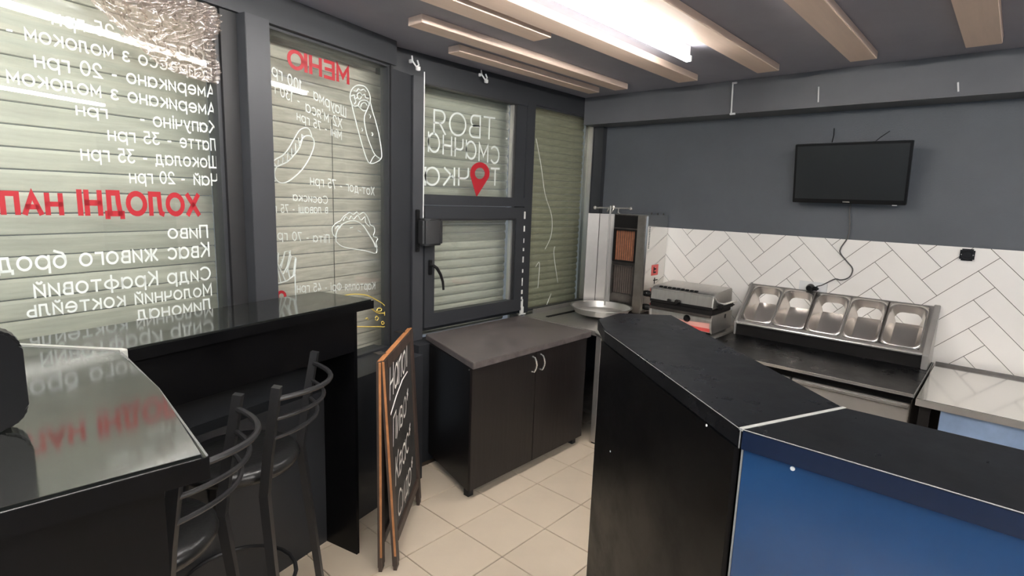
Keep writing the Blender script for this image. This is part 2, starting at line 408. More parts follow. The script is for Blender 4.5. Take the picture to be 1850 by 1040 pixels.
for s_ in (-.80, -.33):
    obj('shutter_cord', MB().tube([WB(s_, -.17, .75), WB(s_ - .004, -.165, 1.5), WB(s_, -.17, 2.15)], .0022, n=5), 'cord', sh2)

# ---------------------------------------------------------------- lettering on the glass
def arc(cx, cy, rx, ry, a0, a1, n=12):
    return [(cx + rx * math.cos(math.radians(a0 + (a1 - a0) * i / n)), cy + ry * math.sin(math.radians(a0 + (a1 - a0) * i / n))) for i in range(n + 1)]
XH = .74
def glyph(ch):
    """single-stroke letters: polylines in a box of cap height 1"""
    X = XH; up = ch.isupper()
    H = 1.0 if up else X
    W = .66 if up else .56
    c = ch.lower()
    if c == 'о' : return [arc(H * .5, H / 2, H * .5, H / 2, 0, 360, 22)], H
    if c == 'с': return [arc(H * .5, H / 2, H * .5, H / 2, 45, 315, 16)], H * .9
    if ch == 'А': return [[(0, 0), (.38, 1), (.76, 0)], [(.13, .33), (.63, .33)]], .76
    if ch == 'а': return [arc(X / 2, X / 2, X / 2, X / 2, 0, 360, 20), [(X, 0), (X, X)]], X
    if ch == 'б': return [arc(.35, .35, .35, .35, 0, 360, 18), [(0, .38), (.02, .66), (.16, .86), (.4, .93), (.62, 1.02)]], .7
    if c == 'в': return [[(0, 0), (0, H), (W * .6, H)] + arc(W * .6, H * .76, H * .22, H * .24, 90, -90, 8) + [(0, H * .52), (W * .65, H * .52)] + arc(W * .65, H * .26, H * .26, H * .26, 90, -90, 8)[1:] + [(0, 0)]], W * .65 + H * .26
    if c == 'г': return [[(0, 0), (0, H), (W * .8, H)]], W * .8
    if c == 'д': return [[(.02, -.16), (.02, 0), (W + .18, 0), (W + .18, -.16)], [(.12, 0), (.2, H * .5), (.22, H), (W + .06, H), (W + .06, 0)]], W + .2
    if ch == 'Е': return [[(.6, 1), (0, 1), (0, 0), (.62, 0)], [(0, .52), (.54, .52)]], .62
    if ch == 'е': return [[(0, X / 2), (X * .98, X / 2)] + arc(X / 2, X / 2, X / 2, X / 2, 0, 315, 18)], X
    if c == 'ж': return [[(.45, 0), (.45, H)], [(0, 0), (.33, H / 2), (.02, H)], [(.9, 0), (.57, H / 2), (.88, H)], [(.33, H / 2), (.57, H / 2)]], .9
    if c == 'з': return [arc(.25, X * .75, .24, X * .24, 150, -90, 9) + arc(.26, X * .26, .28, X * .26, 90, -150, 10)], .54
    if c == 'и': return [[(0, H), (0, 0), (W + .04, H), (W + .04, 0)]], W + .04
    if c == 'й': return [[(0, H), (0, 0), (W + .04, H), (W + .04, 0)], arc(W / 2, H + .24, .15, .13, 200, 340, 6)], W + .04
    if c == 'і': return [[(0, 0), (0, H)]] + ([] if up else [[(0, 1.0), (0, .93)]]), .04
    if c == 'ї': return [[(.12, 0), (.12, H)], [(0, H + .2), (0, H + .12)], [(.24, H + .2), (.24, H + .12)]], .26
    if c == 'к': return [[(0, 0), (0, H)], [(W, H), (.02, H * .42)], [(W * .32, H * .6), (W + .04, 0)]], W + .04
    if c == 'л': return [[(0, 0), (.1, .04), (.16, H * .3), (.19, H), (W + .06, H), (W + .06, 0)]], W + .06
    if c == 'м': return [[(0, 0), (0, H), (W * .62, H * .3), (W * 1.24, H), (W * 1.24, 0)]], W * 1.24
    if c == 'н': return [[(0, 0), (0, H)], [(W + .03, 0), (W + .03, H)], [(0, H / 2), (W + .03, H / 2)]], W + .03
    if c == 'п': return [[(0, 0), (0, H), (W, H), (W, 0)]], W
    if c == 'р': return [[(0, -.26), (0, X)], arc(X / 2, X / 2, X / 2, X / 2, 0, 360, 20)], X
    if c == 'т': return [[(0, H), (W + .08, H)], [((W + .08) / 2, 0), ((W + .08) / 2, H)]], W + .08
    if c == 'у': return [[(0, X), (.3, .04)], [(.58, X), (.22, -.14), (.1, -.24), (-.02, -.22)]], .58
    if c == 'ф': return [[(.5, -.2 if not up else 0), (.5, 1.0 if up else .98)], arc(.5, H * .5, .48, H * .40, 0, 360, 20)], .98
    if c == 'х': return [[(0, 0), (W + .05, H)], [(0, H), (W + .05, 0)]], W + .05
    if c == 'ч': return [[(W, 0), (W, H)], [(0, H)] + arc(W * .45, H * .62, W * .45, H * .22, 180, 270, 6) + [(W, H * .42)]], W
    if c == 'ш': return [[(0, H), (0, 0), (W * 1.4, 0), (W * 1.4, H)], [(W * .7, 0), (W * .7, H)]], W * 1.4
    if c == 'ь': return [[(0, X), (0, 0), (.28, 0)] + arc(.28, X * .29, .24, X * .29, -90, 90, 8) + [(0, X * .58)]], .52
    if c == 'ю': return [[(0, 0), (0, H)], [(0, H / 2), (.2, H / 2)], arc(.2 + H * .46, H / 2, H * .46, H / 2, 0, 360, 20)], .2 + H * .92
    if c == 'я': return [[(W, 0), (W, H), (W * .45, H)] + arc(W * .45, H * .73, H * .27, H * .27, 90, 270, 8) + [(W, H * .46)], [(W * .5, H * .46), (0, 0)]], W
    if ch == '0': return [arc(.33, .5, .33, .5, 0, 360, 20)], .66
    if ch == '1': return [[(0, .85), (.2, 1), (.2, 0)]], .22
    if ch == '2': return [arc(.3, .7, .3, .3, 170, -30, 10) + [(0, 0), (.62, 0)]], .62
    if ch == '3': return [[(.02, 1), (.56, 1), (.26, .6)] + arc(.27, .31, .31, .31, 90, -150, 10)], .58
    if ch == '4': return [[(.45, 0), (.45, .4)], [(.4, 1), (0, .28), (.62, .28)]], .62
    if ch == '5': return [[(.54, 1), (.1, 1), (.06, .58), (.26, .6)] + arc(.27, .3, .31, .30, 90, -150, 10)], .58
    if ch == '7': return [[(0, 1), (.58, 1), (.18, 0)]], .58
    if ch == '-': return [[(.02, .38), (.3, .38)]], .32
    if ch == "'": return [[(.04, 1), (.02, .8)]], .06
    if ch == '*': return [[(.12, .5), (.12, .9)], [(-.06, .6), (.3, .82)], [(-.06, .82), (.3, .6)]], .3
    return [], .32
def text_mesh(body, weight=.1):
    """flat ribbons following the letter strokes; returns a mesh, x right, y up, cap height 1"""
    bm = bmesh.new(); x = 0.0; w = weight / 2
    for ch in body:
        st, adv = glyph(ch)
        for P in st:
            P = [Vector((p[0] + x, p[1])) for p in P]
            closed = (P[0] - P[-1]).length < 1e-5
            if closed: P = P[:-1]
            n = len(P); Lp = []
            for i in range(n):
                if closed: a, b_ = P[i - 1], P[(i + 1) % n]
                else: a, b_ = P[max(i - 1, 0)], P[min(i + 1, n - 1)]
                d1 = (P[i] - a); d2 = (b_ - P[i])
                if d1.length < 1e-7: d1 = d2
                if d2.length < 1e-7: d2 = d1
                d1 = d1.normalized(); d2 = d2.normalized()
                n1 = Vector((-d1.y, d1.x)); n2 = Vector((-d2.y, d2.x)); m_ = n1 + n2
                if m_.length < .2: m_ = n1.copy(); k = 1
                else: m_.normalize(); k = min(1 / max(m_.dot(n1), .38), 2.4)
                q = P[i].copy()
                if not closed and i == 0: q -= d2 * w * .8
                if not closed and i == n - 1: q += d1 * w * .8
                Lp.append((bm.verts.new((*(q + m_ * w * k), 0)), bm.verts.new((*(q - m_ * w * k), 0))))
            for i in range(n if closed else n - 1):
                A, B = Lp[i], Lp[(i + 1) % n]
                try: bm.faces.new((A[0], B[0], B[1], A[1]))
                except ValueError: pass
        x += adv + .22 + w
    me = bpy.data.meshes.new('t'); bm.to_mesh(me); bm.free(); return me
def lettering(name, body, fr, survey, start, end, cap, m, parent, d, weight=.12):
    """mirrored lettering: reads from outside, so it starts at the right seen from inside."""
    a = survey(*start); b = survey(*end); up = survey(start[0], start[1] - cap)
    me = text_mesh(body, weight)
    xs = [v.co.x for v in me.vertices]; x0, x1 = min(xs), max(xs)
    h = (up[1] - a[1])
    bm = bmesh.new(); bm.from_mesh(me); bpy.data.meshes.remove(me)
    for v in bm.verts:
        t = (v.co.x - x0) / (x1 - x0)
        v.co = Vector(fr(a[0] + (b[0] - a[0]) * t, d, a[1] + (b[1] - a[1]) * t + v.co.y * h)) - wpos(parent)
    r = bmesh.ops.extrude_face_region(bm, geom=bm.faces[:])
    n = (Vector(fr(0, d + .0006, 0)) - Vector(fr(0, d, 0)))
    for v in [g for g in r['geom'] if isinstance(g, bmesh.types.BMVert)]: v.co += n
    bmesh.ops.recalc_face_normals(bm, faces=bm.faces)
    me2 = bpy.data.meshes.new(name); bm.to_mesh(me2); bm.free()
    me2.materials.append(M[m]); o = bpy.data.objects.new(name, me2); COL.objects.link(o); o.parent = parent
    return o
DG = -.0315
def LB(body, st, en, cap, m='white', p=win1, bold=.145): return lettering('lettering', body, WB, surveyB, st, en, cap, m, p, DG, bold)
LB('Еспрессо - 25 грн', (392, 112), (101, 40), 20)
LB('Еспрессо з молоком -', (392, 143), (20, 62), 20)
LB('Американо - 20 грн', (397, 176), (70, 118), 20)
LB('Американо з молоком', (398, 208), (20, 147), 20)
LB('Капучіно -', (399, 240), (262, 224), 20); LB('грн', (203, 213), (145, 206), 20)
LB('Латте', (400, 272), (333, 265), 20); LB('- 35 грн', (318, 263), (203, 252), 20)
LB('Шоколад - 35 грн', (401, 303), (154, 288), 20)
LB('Чай', (402, 335), (358, 333), 20); LB('- 20 грн', (342, 332), (242, 330), 20)
LB('ХОЛОДНІ', (371, 387), (149, 386), 33, 'red', bold=.27); LB('НАПОЇ', (124, 386), (-75, 384), 33, 'red', bold=.27)
LB('Пиво', (384, 429), (311, 431), 21)
LB('Квас живого бродіння', (387, 463), (-110, 502), 24, bold=.15)
LB('Сидр Крафтовий', (389, 505), (69, 539), 22, bold=.15)
LB('Молочний коктейль', (391, 534), (56, 575), 20, bold=.15)
LB('Лимонад', (391, 561), (255, 580), 20, bold=.15)
def L2(body, st, en, cap, m='white', bold=.13): return LB(body, st, en, cap, m, win2, bold)
L2('МЕНЮ', (639, 150), (527, 118), 27, 'red', .22)
L2('Шаурма - 100 грн', (633, 212), (488, 127), 17)
L2('Х2 м\'яса', (626, 232), (560, 200), 17); L2('- 130 грн', (549, 190), (478, 153), 17)
L2('Міні - 75 грн', (625, 252), (544, 215), 14)
L2('Хот-дог - 75 грн', (684, 353), (568, 333), 14)
L2('Сосиска', (600, 368), (537, 362), 13); L2('в лаваші - 75 грн', (600, 385), (484, 384), 13)
L2('Піта - 70 грн', (603, 439), (499, 432), 14)
L2('Картопля Фрі - 45 грн', (685, 523), (544, 529), 13)
def LA(body, st, en, cap, m='white', bold=.085): return lettering('lettering', body, WA, surveyA, st, en, cap, m, win3, -.0245, bold)
LA('ТВОЯ', (898, 251), (787, 240), 38); LA('смачна', (906, 296), (777, 272), 40); LA('т', (906, 334), (890, 334), 40); LA('чка', (851, 334), (771, 334), 40)
# pin with a hole instead of the letter o
def flat(name, outline, hole, fr, survey, d, m, parent, th=.0012):
    bm = bmesh.new()
    def pt(p): s_, z_ = survey(*p); return Vector(fr(s_, d, z_))
    vo = [bm.verts.new(pt(p)) for p in outline]; es = [bm.edges.new((vo[i], vo[(i + 1) % len(vo)])) for i in range(len(vo))]
    if hole:
        vh = [bm.verts.new(pt(p)) for p in hole]; es += [bm.edges.new((vh[i], vh[(i + 1) % len(vh)])) for i in range(len(vh))]
    bmesh.ops.triangle_fill(bm, edges=es, use_beauty=True)
    r = bmesh.ops.extrude_face_region(bm, geom=bm.faces[:]); n = Vector(fr(0, d + th, 0)) - Vector(fr(0, d, 0))
    for v in [g for g in r['geom'] if isinstance(g, bmesh.types.BMVert)]: v.co += n
    return obj(name, bm, m, parent)
def pin(cx, cy, r, tip, rh):
    o = [(cx + r * math.cos(a), cy + r * 1.15 * math.sin(a)) for a in [math.radians(d) for d in range(-205, 30, 12)]] + [tip]
    h = [(cx + rh * math.cos(2 * math.pi * i / 20), cy + rh * 1.15 * math.sin(2 * math.pi * i / 20)) for i in range(20)]
    return o, h
o_, h_ = pin(871, 313, 17.5, (865, 356), 9); flat('map_pin', o_, h_, WA, surveyA, -.0245, 'red', win3)
o_, h_ = pin(516, 536, 9, (515, 558), 4.5); flat('map_pin', o_, h_, WB, surveyB, DG, 'red', win2)
# line drawings
def z3(p): return (440 + p[0] / 3.466, 40 + p[1] / 3.466)
def z4(p): return (440 + p[0] / 3.466, 320 + p[1] / 3.466)
def z5(p): return (560 + p[0] / 5.777, 520 + p[1] / 5.777)
def smooth(P, closed=False, k=4):
    out = []; n = len(P)
    for i in range(n if closed else n - 1):
        p0 = P[(i - 1) % n] if closed or i else P[0]; p1 = P[i]; p2 = P[(i + 1) % n]; p3 = P[(i + 2) % n] if closed or i + 2 < n else P[-1]
        for j in range(k):
            t = j / k
            out.append(tuple(.5 * (2 * p1[c] + (p2[c] - p0[c]) * t + (2 * p0[c] - 5 * p1[c] + 4 * p2[c] - p3[c]) * t * t + (3 * p1[c] - p0[c] - 3 * p2[c] + p3[c]) * t ** 3) for c in (0, 1)))
    if not closed: out.append(P[-1])
    return out
def drawing(name, strokes, conv, m, parent, r=.0034, sm=True):
    mb = MB()
    for st in strokes:
        P = smooth(st) if sm and len(st) > 2 else st
        pts = []
        for p in P: s_, z_ = surveyB(*conv(p)); pts.append(Vector(WB(s_, DG, z_)))
        mb.tube(pts, r, n=4)
    return obj(name, mb, m, parent)
drawing('wrap_drawing', [
    [(700, 490), (715, 560), (745, 680), (775, 790), (800, 862), (820, 885), (855, 878), (885, 855), (890, 820), (878, 730), (858, 640), (835, 560), (818, 495)],
    [(818, 500), (800, 545), (783, 590), (785, 640), (800, 710), (825, 780), (850, 830), (885, 857)], [(850, 832), (835, 850), (818, 882)],
    [(705, 510), (695, 480), (695, 445), (712, 410), (745, 392), (785, 400), (808, 430), (820, 470), (818, 500)],
    [(705, 512), (722, 525), (742, 520), (752, 530), (775, 552), (795, 550)], [(745, 520), (755, 495), (780, 485), (805, 495), (815, 520)], [(760, 530), (768, 508), (788, 503), (800, 520)],
    [(700, 460), (720, 455), (722, 475), (740, 470), (738, 450), (755, 440), (770, 455), (785, 450), (790, 468), (808, 475)], [(722, 475), (730, 495), (720, 512)],
    [(715, 425), (735, 430), (745, 415), (760, 425), (778, 418), (792, 432)], [(740, 470), (755, 480), (765, 465)], [(765, 660), (772, 672), (768, 682)], [(828, 690), (836, 700), (830, 712)], [(812, 575), (822, 585), (818, 600)]], z3, 'white', win2)
drawing('hot_dog_drawing', [
    [(235, 905), (222, 935), (225, 975), (250, 1003), (290, 1005), (340, 975), (400, 915), (445, 840), (468, 775), (466, 735), (445, 712), (415, 712), (395, 730), (380, 755)],
    [(225, 995), (195, 998), (172, 975), (163, 940), (175, 905), (205, 893), (235, 905)], [(195, 893), (225, 860), (270, 835), (310, 790), (350, 720), (380, 675), (415, 660), (440, 672), (455, 712)],
    [(235, 905), (300, 875), (345, 830), (378, 785), (395, 728)]], z3, 'white', win2)
drawing('mustard_line', [[(215, 880), (240, 905), (245, 862), (270, 893), (275, 845), (300, 875), (305, 815), (330, 850), (328, 790), (355, 822), (352, 757), (380, 785), (370, 722), (395, 740), (392, 700), (405, 715)]], z3, 'white', win2, sm=False)
drawing('taco_drawing', [
    [(605, 405), (605, 365), (620, 325), (655, 290), (705, 275), (750, 285), (790, 325), (825, 380), (855, 435), (858, 470), (840, 478), (780, 462), (700, 450), (640, 435), (605, 405)],
    [(610, 380), (590, 365), (580, 330), (590, 305), (612, 285), (632, 275), (650, 250), (670, 235), (690, 222), (712, 235), (735, 220), (750, 235), (775, 222), (795, 240), (812, 275), (820, 300), (842, 312), (845, 345), (838, 370), (865, 385), (855, 410), (862, 440)],
    [(650, 275), (665, 250), (685, 265), (700, 245), (715, 265), (740, 240), (760, 270), (785, 250), (790, 285), (815, 310)], [(600, 325), (618, 305), (625, 325), (640, 295)],
    [(775, 300), (800, 345), (835, 400), (850, 440)], [(740, 335), (760, 345)], [(690, 320), (710, 315)]], z4, 'white', win2, r=.003)
fr_s = [[(162, 495), (215, 560), (235, 668)], [(162, 535), (195, 600), (205, 668)], [(162, 590), (178, 668)], [(165, 495), (180, 490), (235, 555), (262, 668)], [(200, 520), (225, 465), (245, 478), (232, 540)], [(245, 478), (240, 545), (290, 655)],
        [(262, 570), (285, 470), (320, 462), (300, 560), (275, 610)], [(300, 560), (318, 640)], [(295, 600), (325, 500), (352, 505), (335, 630)], [(325, 500), (310, 470)], [(350, 505), (356, 515), (345, 625)],
        [(163, 662), (205, 672), (250, 668), (300, 652), (350, 612)], [(350, 612), (351, 700), (352, 800)], [(262, 520), (275, 515), (255, 560)]]
drawing('fries_drawing', fr_s, z4, 'white', win2, r=.0034, sm=False)
drawing('burger_drawing', [
    [(380, 90), (480, 72), (580, 75), (660, 92), (740, 135), (805, 175), (832, 215), (822, 250), (820, 290), (838, 330), (838, 380), (815, 412), (760, 412), (600, 412), (420, 412)],
    [(600, 190), (660, 205), (720, 250), (760, 270), (815, 268)], [(738, 240), (752, 218), (785, 222), (782, 245), (750, 252), (738, 240)], [(722, 318), (735, 300), (755, 318), (742, 345), (725, 338), (722, 318)],
    [(785, 365), (800, 355), (815, 375), (795, 388), (785, 365)], [(620, 330), (640, 320), (645, 340)]], z5, 'yellow', win2, r=.003)
# long cracks and drips on the corner window
mb = MB()
for P in ([(969, 250), (978, 300), (985, 350), (997, 390), (996, 425), (985, 450)], [(972, 520), (975, 475), (968, 482)], [(1003, 445), (1001, 460), (1008, 510)], [(996, 530), (988, 550)]):
    mb.tube([WA(*[(lambda q: (q[0], -.032, q[1]))(surveyA(*p, -.03))][0]) for p in smooth(P)], .0025, n=5)
obj('sealant_run', mb, 'whitep', win4, smooth=True)
# crumpled clear film over the top of the drinks window
fr_r = random.Random(8)
def fz(u, v):
    s0 = -1.58 + u * .455; z0 = 2.475 - v * (.30 - .10 * (1 - u) ** 2)
    if u < .5: z0 += v * .10 * (1 - 2 * u)
    n = abs(math.sin(u * 31 + v * 13 + 2 * math.sin(v * 17 + u * 5))) * .03 + abs(math.sin(v * 47 - u * 23 + 2.4 * math.sin(u * 19))) * .022 + abs(math.sin(u * 71 + v * 59 + 3 * math.sin(v * 31))) * .010
    return Vector(WB(s0 + .02 * math.sin(v * 9), .012 + n * (.3 + .9 * math.sin(math.pi * min(1, v * 1.0 + .1))), z0))
tag(obj('crumpled_film', MB().grid(fz, 64, 56), 'film', smooth='all'), 'crumpled clear plastic film taped over the top corner of the drinks menu window', 'plastic film')

# ---------------------------------------------------------------- lamps
def lamp(name, y, x0, x1, label, z=ZC):
    t = thing(name, label, 'ceiling lamp', ((x0 + x1) / 2, y, z - .04), 'linear lamps along the ceiling')
    obj('tube', MB().box(x0, x1, y - .016, y + .016, z - .082, z - .052, bev=.006), 'led', t)
    obj('housing', MB().box(x0, x1, y - .010, y + .010, z - .0515, z - .001), 'whitep', t)
    obj('end_cap', MB().box(x1 + .0005, x1 + .012, y - .016, y + .016, z - .082, z - .052), 'whitep', t)
    return t
lamp('linear_lamp', 1.475, -1.6, 3.02, 'long glowing white LED lamp between two wooden ceiling slats')
lamp('linear_lamp', -.42, -1.6, 1.85, 'white LED lamp on the ceiling behind the viewer, mirrored in the drinks menu glass')
lamp('linear_lamp', -1.25, -1.6, 3.4, 'long unseen LED lamp added on the ceiling for ambient light, over the far side of the blue counter')  # out of view, added to lift the ambient light

# ---------------------------------------------------------------- service counter (right)
KC = .7538; ZK = 1.262
def kp(*pts): return [(x * KC, y * KC) for x, y in pts]
ct = thing('service_counter', 'tall angular black service counter with a blue front on its near wing', 'counter', (1.5, .3, 0))
obj('countertop', MB().prism(kp((1.600, .522), (2.041, .343), (2.990, 1.432), (2.783, 1.665), (2.54, 1.65), (2.335, 1.47)), ZK - .047, ZK, bev=.003), 'black_top', ct)
obj('countertop', MB().prism(kp((1.600, .518), (1.622, -1.75), (2.115, -1.75), (2.041, .339)), ZK - .047, ZK, bev=.003), 'black_top', ct)
obj('joint_strip', MB().prism(kp((1.603, .525), (1.598, .513), (2.040, .334), (2.044, .346)), ZK - .005, ZK + .0012), 'edge', ct)
obj('pale_highlight', MB().tube([(*kp((1.6, .522))[0], ZK - .001), (*kp((2.335, 1.472))[0], ZK - .001)], .0013, n=4), 'pale_edge', ct)  # highlight along the countertop edges, painted as pale lines
obj('pale_highlight', MB().tube([(*kp((1.5995, .518))[0], ZK - .001), (*kp((1.6215, -1.75))[0], ZK - .001)], .0015, n=4), 'pale_edge', ct)
obj('pale_highlight', MB().tube([(*kp((1.599, .519))[0], ZK - .046), (*kp((1.599, .519))[0], ZK - .002)], .0016, n=4), 'pale_edge', ct)
obj('edge_band', MB().prism(kp((1.5975, .512), (1.6195, -1.75), (1.6205, -1.75), (1.5985, .512)), ZK - .046, ZK - .003), 'blue_edge', ct)
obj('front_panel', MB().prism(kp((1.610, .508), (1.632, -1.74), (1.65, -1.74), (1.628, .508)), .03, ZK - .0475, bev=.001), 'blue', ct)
obj('corner_strip', MB().prism(kp((1.606, .513), (1.607, .508), (1.632, .510), (1.630, .518)), .03, ZK - .0475), 'pale_edge', ct)
obj('side_panel', MB().prism(kp((1.612, .520), (2.365, 1.487), (2.35, 1.499), (1.600, .532)), .03, ZK - .0475), 'black_lam', ct)
obj('end_panel', MB().prism(kp((2.375, 1.50), (2.58, 1.60), (2.60, 1.585), (2.39, 1.485)), .03, ZK - .0475), 'black_lam', ct)
obj('inner_panel', MB().prism(kp((2.605, 1.60), (2.625, 1.58), (2.02, .40), (2.045, -1.74), (2.02, -1.74), (1.995, .40)), .03, ZK - .0475), 'black_lam', ct)
obj('kickboard', MB().prism(kp((1.65, .50), (2.36, 1.45), (2.5, 1.50), (1.98, .3), (2.0, -1.70), (1.67, -1.70)), 0.0, .0295), 'black_lam', ct)
e0 = Vector(kp((1.600, .532))[0]); e1 = Vector(kp((2.35, 1.499))[0])
dv = (e1 - e0).normalized(); n3 = Vector((-dv.y, dv.x, 0)); E0 = Vector((e0.x, e0.y, 0))
for px, py in ((1277, 768), (1103, 815)):
    r = ray(px, py); q = CP + r * ((E0 - CP).dot(n3) / r.dot(n3))
    mb = MB(); mb.lathe([(0, .002), (.0032, .0015), (.0036, 0), (0, 0)], n=12)
    c = obj('screw_cap', mb, 'whitep', ct, local=True, smooth=True)
    c.rotation_euler = n3.to_track_quat('Z', 'Y').to_euler(); c.location = q + n3 * .0005 - ct.location
qx = kp((1.611, .37))[0]
r = ray(1432, 846); q = CP + r * ((qx[0] - 0) / r.x)
mb = MB(); mb.lathe([(0, -.003), (.0045, -.002), (.005, 0), (0, 0)], c=(qx[0], q.y, q.z), n=14, axis='x')
obj('screw_cap', mb, 'whitep', ct, smooth=True)

# ---------------------------------------------------------------- bar along the menu windows (left)
br = thing('window_bar', 'glossy black L-shaped bar table running under the menu windows', 'bar table', (.6, 2.0, 0))
zt = 1.262
obj('tabletop', MB().prism([(.397, 1.924), (1.430, 2.171), (1.343, 2.515), (.14, 2.235)], zt - .045, zt, bev=.008), 'gloss_top', br, smooth=True)
obj('tabletop', MB().prism([(.386, 1.915), (.372, 1.50), (.331, 1.049), (-1.6, 1.17), (-1.6, 1.83), (.128, 2.232)], zt - .05, zt - .0005, bev=.009), 'gloss_top', br, smooth=True)
obj('joint_strip', MB().prism([(.402, 1.916), (.398, 1.929), (.135, 2.247), (.128, 2.237), (.388, 1.912)], zt - .01, zt + .0022), 'edge', br)
obj('joint_strip', MB().box(.383, .401, 1.908, 1.926, zt - .048, zt + .001), 'edge', br)
def BX(s, d, z):   # frame of the bar: along the front edge
    a = math.atan2(2.171 - 1.924, 1.43 - .397); return (.397 + s * math.cos(a) - d * math.sin(a), 1.924 + s * math.sin(a) + d * math.cos(a), z)
obj('apron', MB().box(.012, .955, .02, .038, 1.03, 1.2165, BX), 'black_lam', br)
obj('side_panel', MB().box(.956, .974, .02, .345, .0, 1.2165, BX), 'black_lam', br)
obj('back_board', MB().box(-.25, .955, .325, .343, .0, 1.216, BX), 'wall_win', br)
obj('front_panel', MB().prism([(.27, 1.10), (.262, 1.118), (-1.55, 1.235), (-1.55, 1.217)], .0, 1.2115), 'black_lam', br)
obj('edge_band', MB().prism([(.331, 1.0485), (-1.6, 1.1695), (-1.6, 1.1685), (.333, 1.0470)], zt - .048, zt - .006), 'black_lam', br)
obj('edge_band', MB().box(.0, 1.062, -.0015, -.0003, zt - .043, zt - .005, BX), 'black_lam', br)
obj('edge_highlight', MB().tube([(.3305, 1.051, zt - .003), (.372, 1.50, zt - .003), (.3855, 1.905, zt - .003)], .0022, n=4), 'pale_edge', br)  # highlight on the tabletop rim, built in as a pale line
mb = MB(); mb.box(.66, .675, .312, .324, .62, .66, BX)
tag(obj('paper_label', mb, 'yellow'), 'small pale yellow sticker on the grey board under the bar', 'sticker')

# ---------------------------------------------------------------- bar stools
def make_stool(label, loc, ang):
    t = thing('bar_stool', label, 'bar stool', loc, 'black bar stools at the window bar')
    mb = MB(); mb.lathe([(0, .745), (.165, .745), (.195, .752), (.204, .768), (.201, .783), (.186, .797), (.13, .804), (0, .806)], c=(-.03, 0, 0), n=44)
    obj('seat', mb, 'seat', t, local=True, smooth='all')
    mb = MB(); mb.tube([(.13 * math.cos(a * math.pi / 10), .13 * math.sin(a * math.pi / 10), .725) for a in range(20)], .010, n=8, closed=True)
    obj('seat_frame', mb, 'stool', t, local=True, smooth=True)
    for sg in (-1, 1):
        mb = MB(); mb.tube([(-.245, sg * .205, 1.12), (-.205, sg * .192, .88), (-.185, sg * .185, .73), (-.205, sg * .20, .50), (-.25, sg * .225, .0)], [.014, .0145, .015, .014, .0125], sq=True)
        obj('leg', mb, 'stool', t, local=True)
        mb = MB(); mb.tube([(.115, sg * .115, .732), (.14, sg * .14, .60), (.21, sg * .205, .0)], .0125, sq=True)
        obj('leg', mb, 'stool', t, local=True)
    for z, xo, b in ((1.075, -.238, .115), (1.005, -.226, .10), (.935, -.214, .085)):
        mb = MB(); mb.tube([(xo - b * (1 - (k / 7) ** 2) - .002, .2 * k / 7, z) for k in range(-7, 8)], .0075 if z < 1.05 else .0095, n=8)
        obj('back_rail', mb, 'stool', t, local=True, smooth=True)
    mb = MB(); mb.tube([(.205 * math.cos(a * math.pi / 12), .205 * math.sin(a * math.pi / 12), .27) for a in range(24)], .008, n=6, closed=True)
    obj('foot_ring', mb, 'stool', t, local=True, smooth=True)
    t.rotation_euler = (0, 0, math.radians(ang)); return t
make_stool('black bar stool further from the viewer, between the bar shelf and the chalkboard', (.72, 2.017, 0), 135.7)
make_stool('black bar stool nearer the viewer, its seat half under the left table corner', (.317, 1.709, 0), 140.5)

# black rounded casing on the left table
mb = MB()
r_ = .045; pr = []
for (cx, cz, a0) in ((.125 - r_, zt + .205 - r_, 0), (-.16 + r_, zt + .205 - r_, 90), (-.16 + r_, zt + .002 + r_, 180), (.125 - r_, zt + .002 + r_, 270)):
    for k in range(7):
        a = math.radians(a0 + 15 * k); pr.append((cx + r_ * math.cos(a), cz + r_ * math.sin(a)))
mb.prism(pr, 0, .055, fr=lambda x, z, y: (x, 1.41 + y, z), bev=.008)
tag(obj('rounded_case', mb, 'plastic', smooth=True), 'black rounded plastic casing standing on the left table at the photo edge', 'device')

# ---------------------------------------------------------------- chalkboard sign
sg = thing('chalkboard_sign', 'folded wooden chalkboard with handwritten menu leaning beside the bar end panel', 'chalkboard', (1.6, 2.14, 0))
bd = Vector((.753, .658, 0)); bn = Vector((.658, -.753, 0))
def board(P, lean, H, name, front):
    up = (Vector((0, 0, 1)) - bn * lean - bd * .045).normalized(); W = .61; fw = .055; th = .022
    def F(u, n, z): return Vector(P) + bd * u + bn * n + up * z
    grp = obj(name, MB().box(fw - .004, W - fw + .004, .004, .012, .12, H - fw + .004, F), 'board', sg)
    for a in ((0, fw, 0, H), (W - fw, W, 0, H)):
        obj('frame_board', MB().box(a[0], a[1], 0, th, a[2] + .02, a[3], F, bev=.003), 'wood', grp)
    obj('frame_board', MB().box(fw + .0005, W - fw - .0005, 0, th, H - fw, H, F, bev=.003), 'wood', grp)
    obj('frame_board', MB().box(fw + .0005, W - fw - .0005, 0, th, .12, .12 + fw, F, bev=.003), 'wood', grp)
    obj('edge_strip', MB().box(-.0025, -.0003, .012, .022, .08, H - .004, F).box(0.0, W, .006, .017, H + .0003, H + .002, F), 'wood_lt', grp)
    for a in (.0, W - fw): obj('foot', MB().box(a + .004, a + fw - .004, .003, th - .003, .0, .0195, F), 'wood', grp)
    return grp, F
g1, F1 = board((1.376, 1.945, 0), .045, 1.04, 'chalk_board', True)
g2, F2 = board((1.320, 1.985, 0), -.01, 1.04, 'chalk_board', False)
mb = MB(); mb.box(.0, .61, -.0, .004, 1.0, 1.001, lambda u, n, z: Vector((0, 0, 0)))
mb.bm.free()
for u in (.10, .5):
    mb = MB(); P_ = F1(u, .0, 1.043) + Vector((-.016, .018, .0)); mb.box(P_.x - .02, P_.x + .02, P_.y - .02, P_.y + .02, P_.z + .001, P_.z + .004); obj('hinge', mb, 'steel_dk', sg)
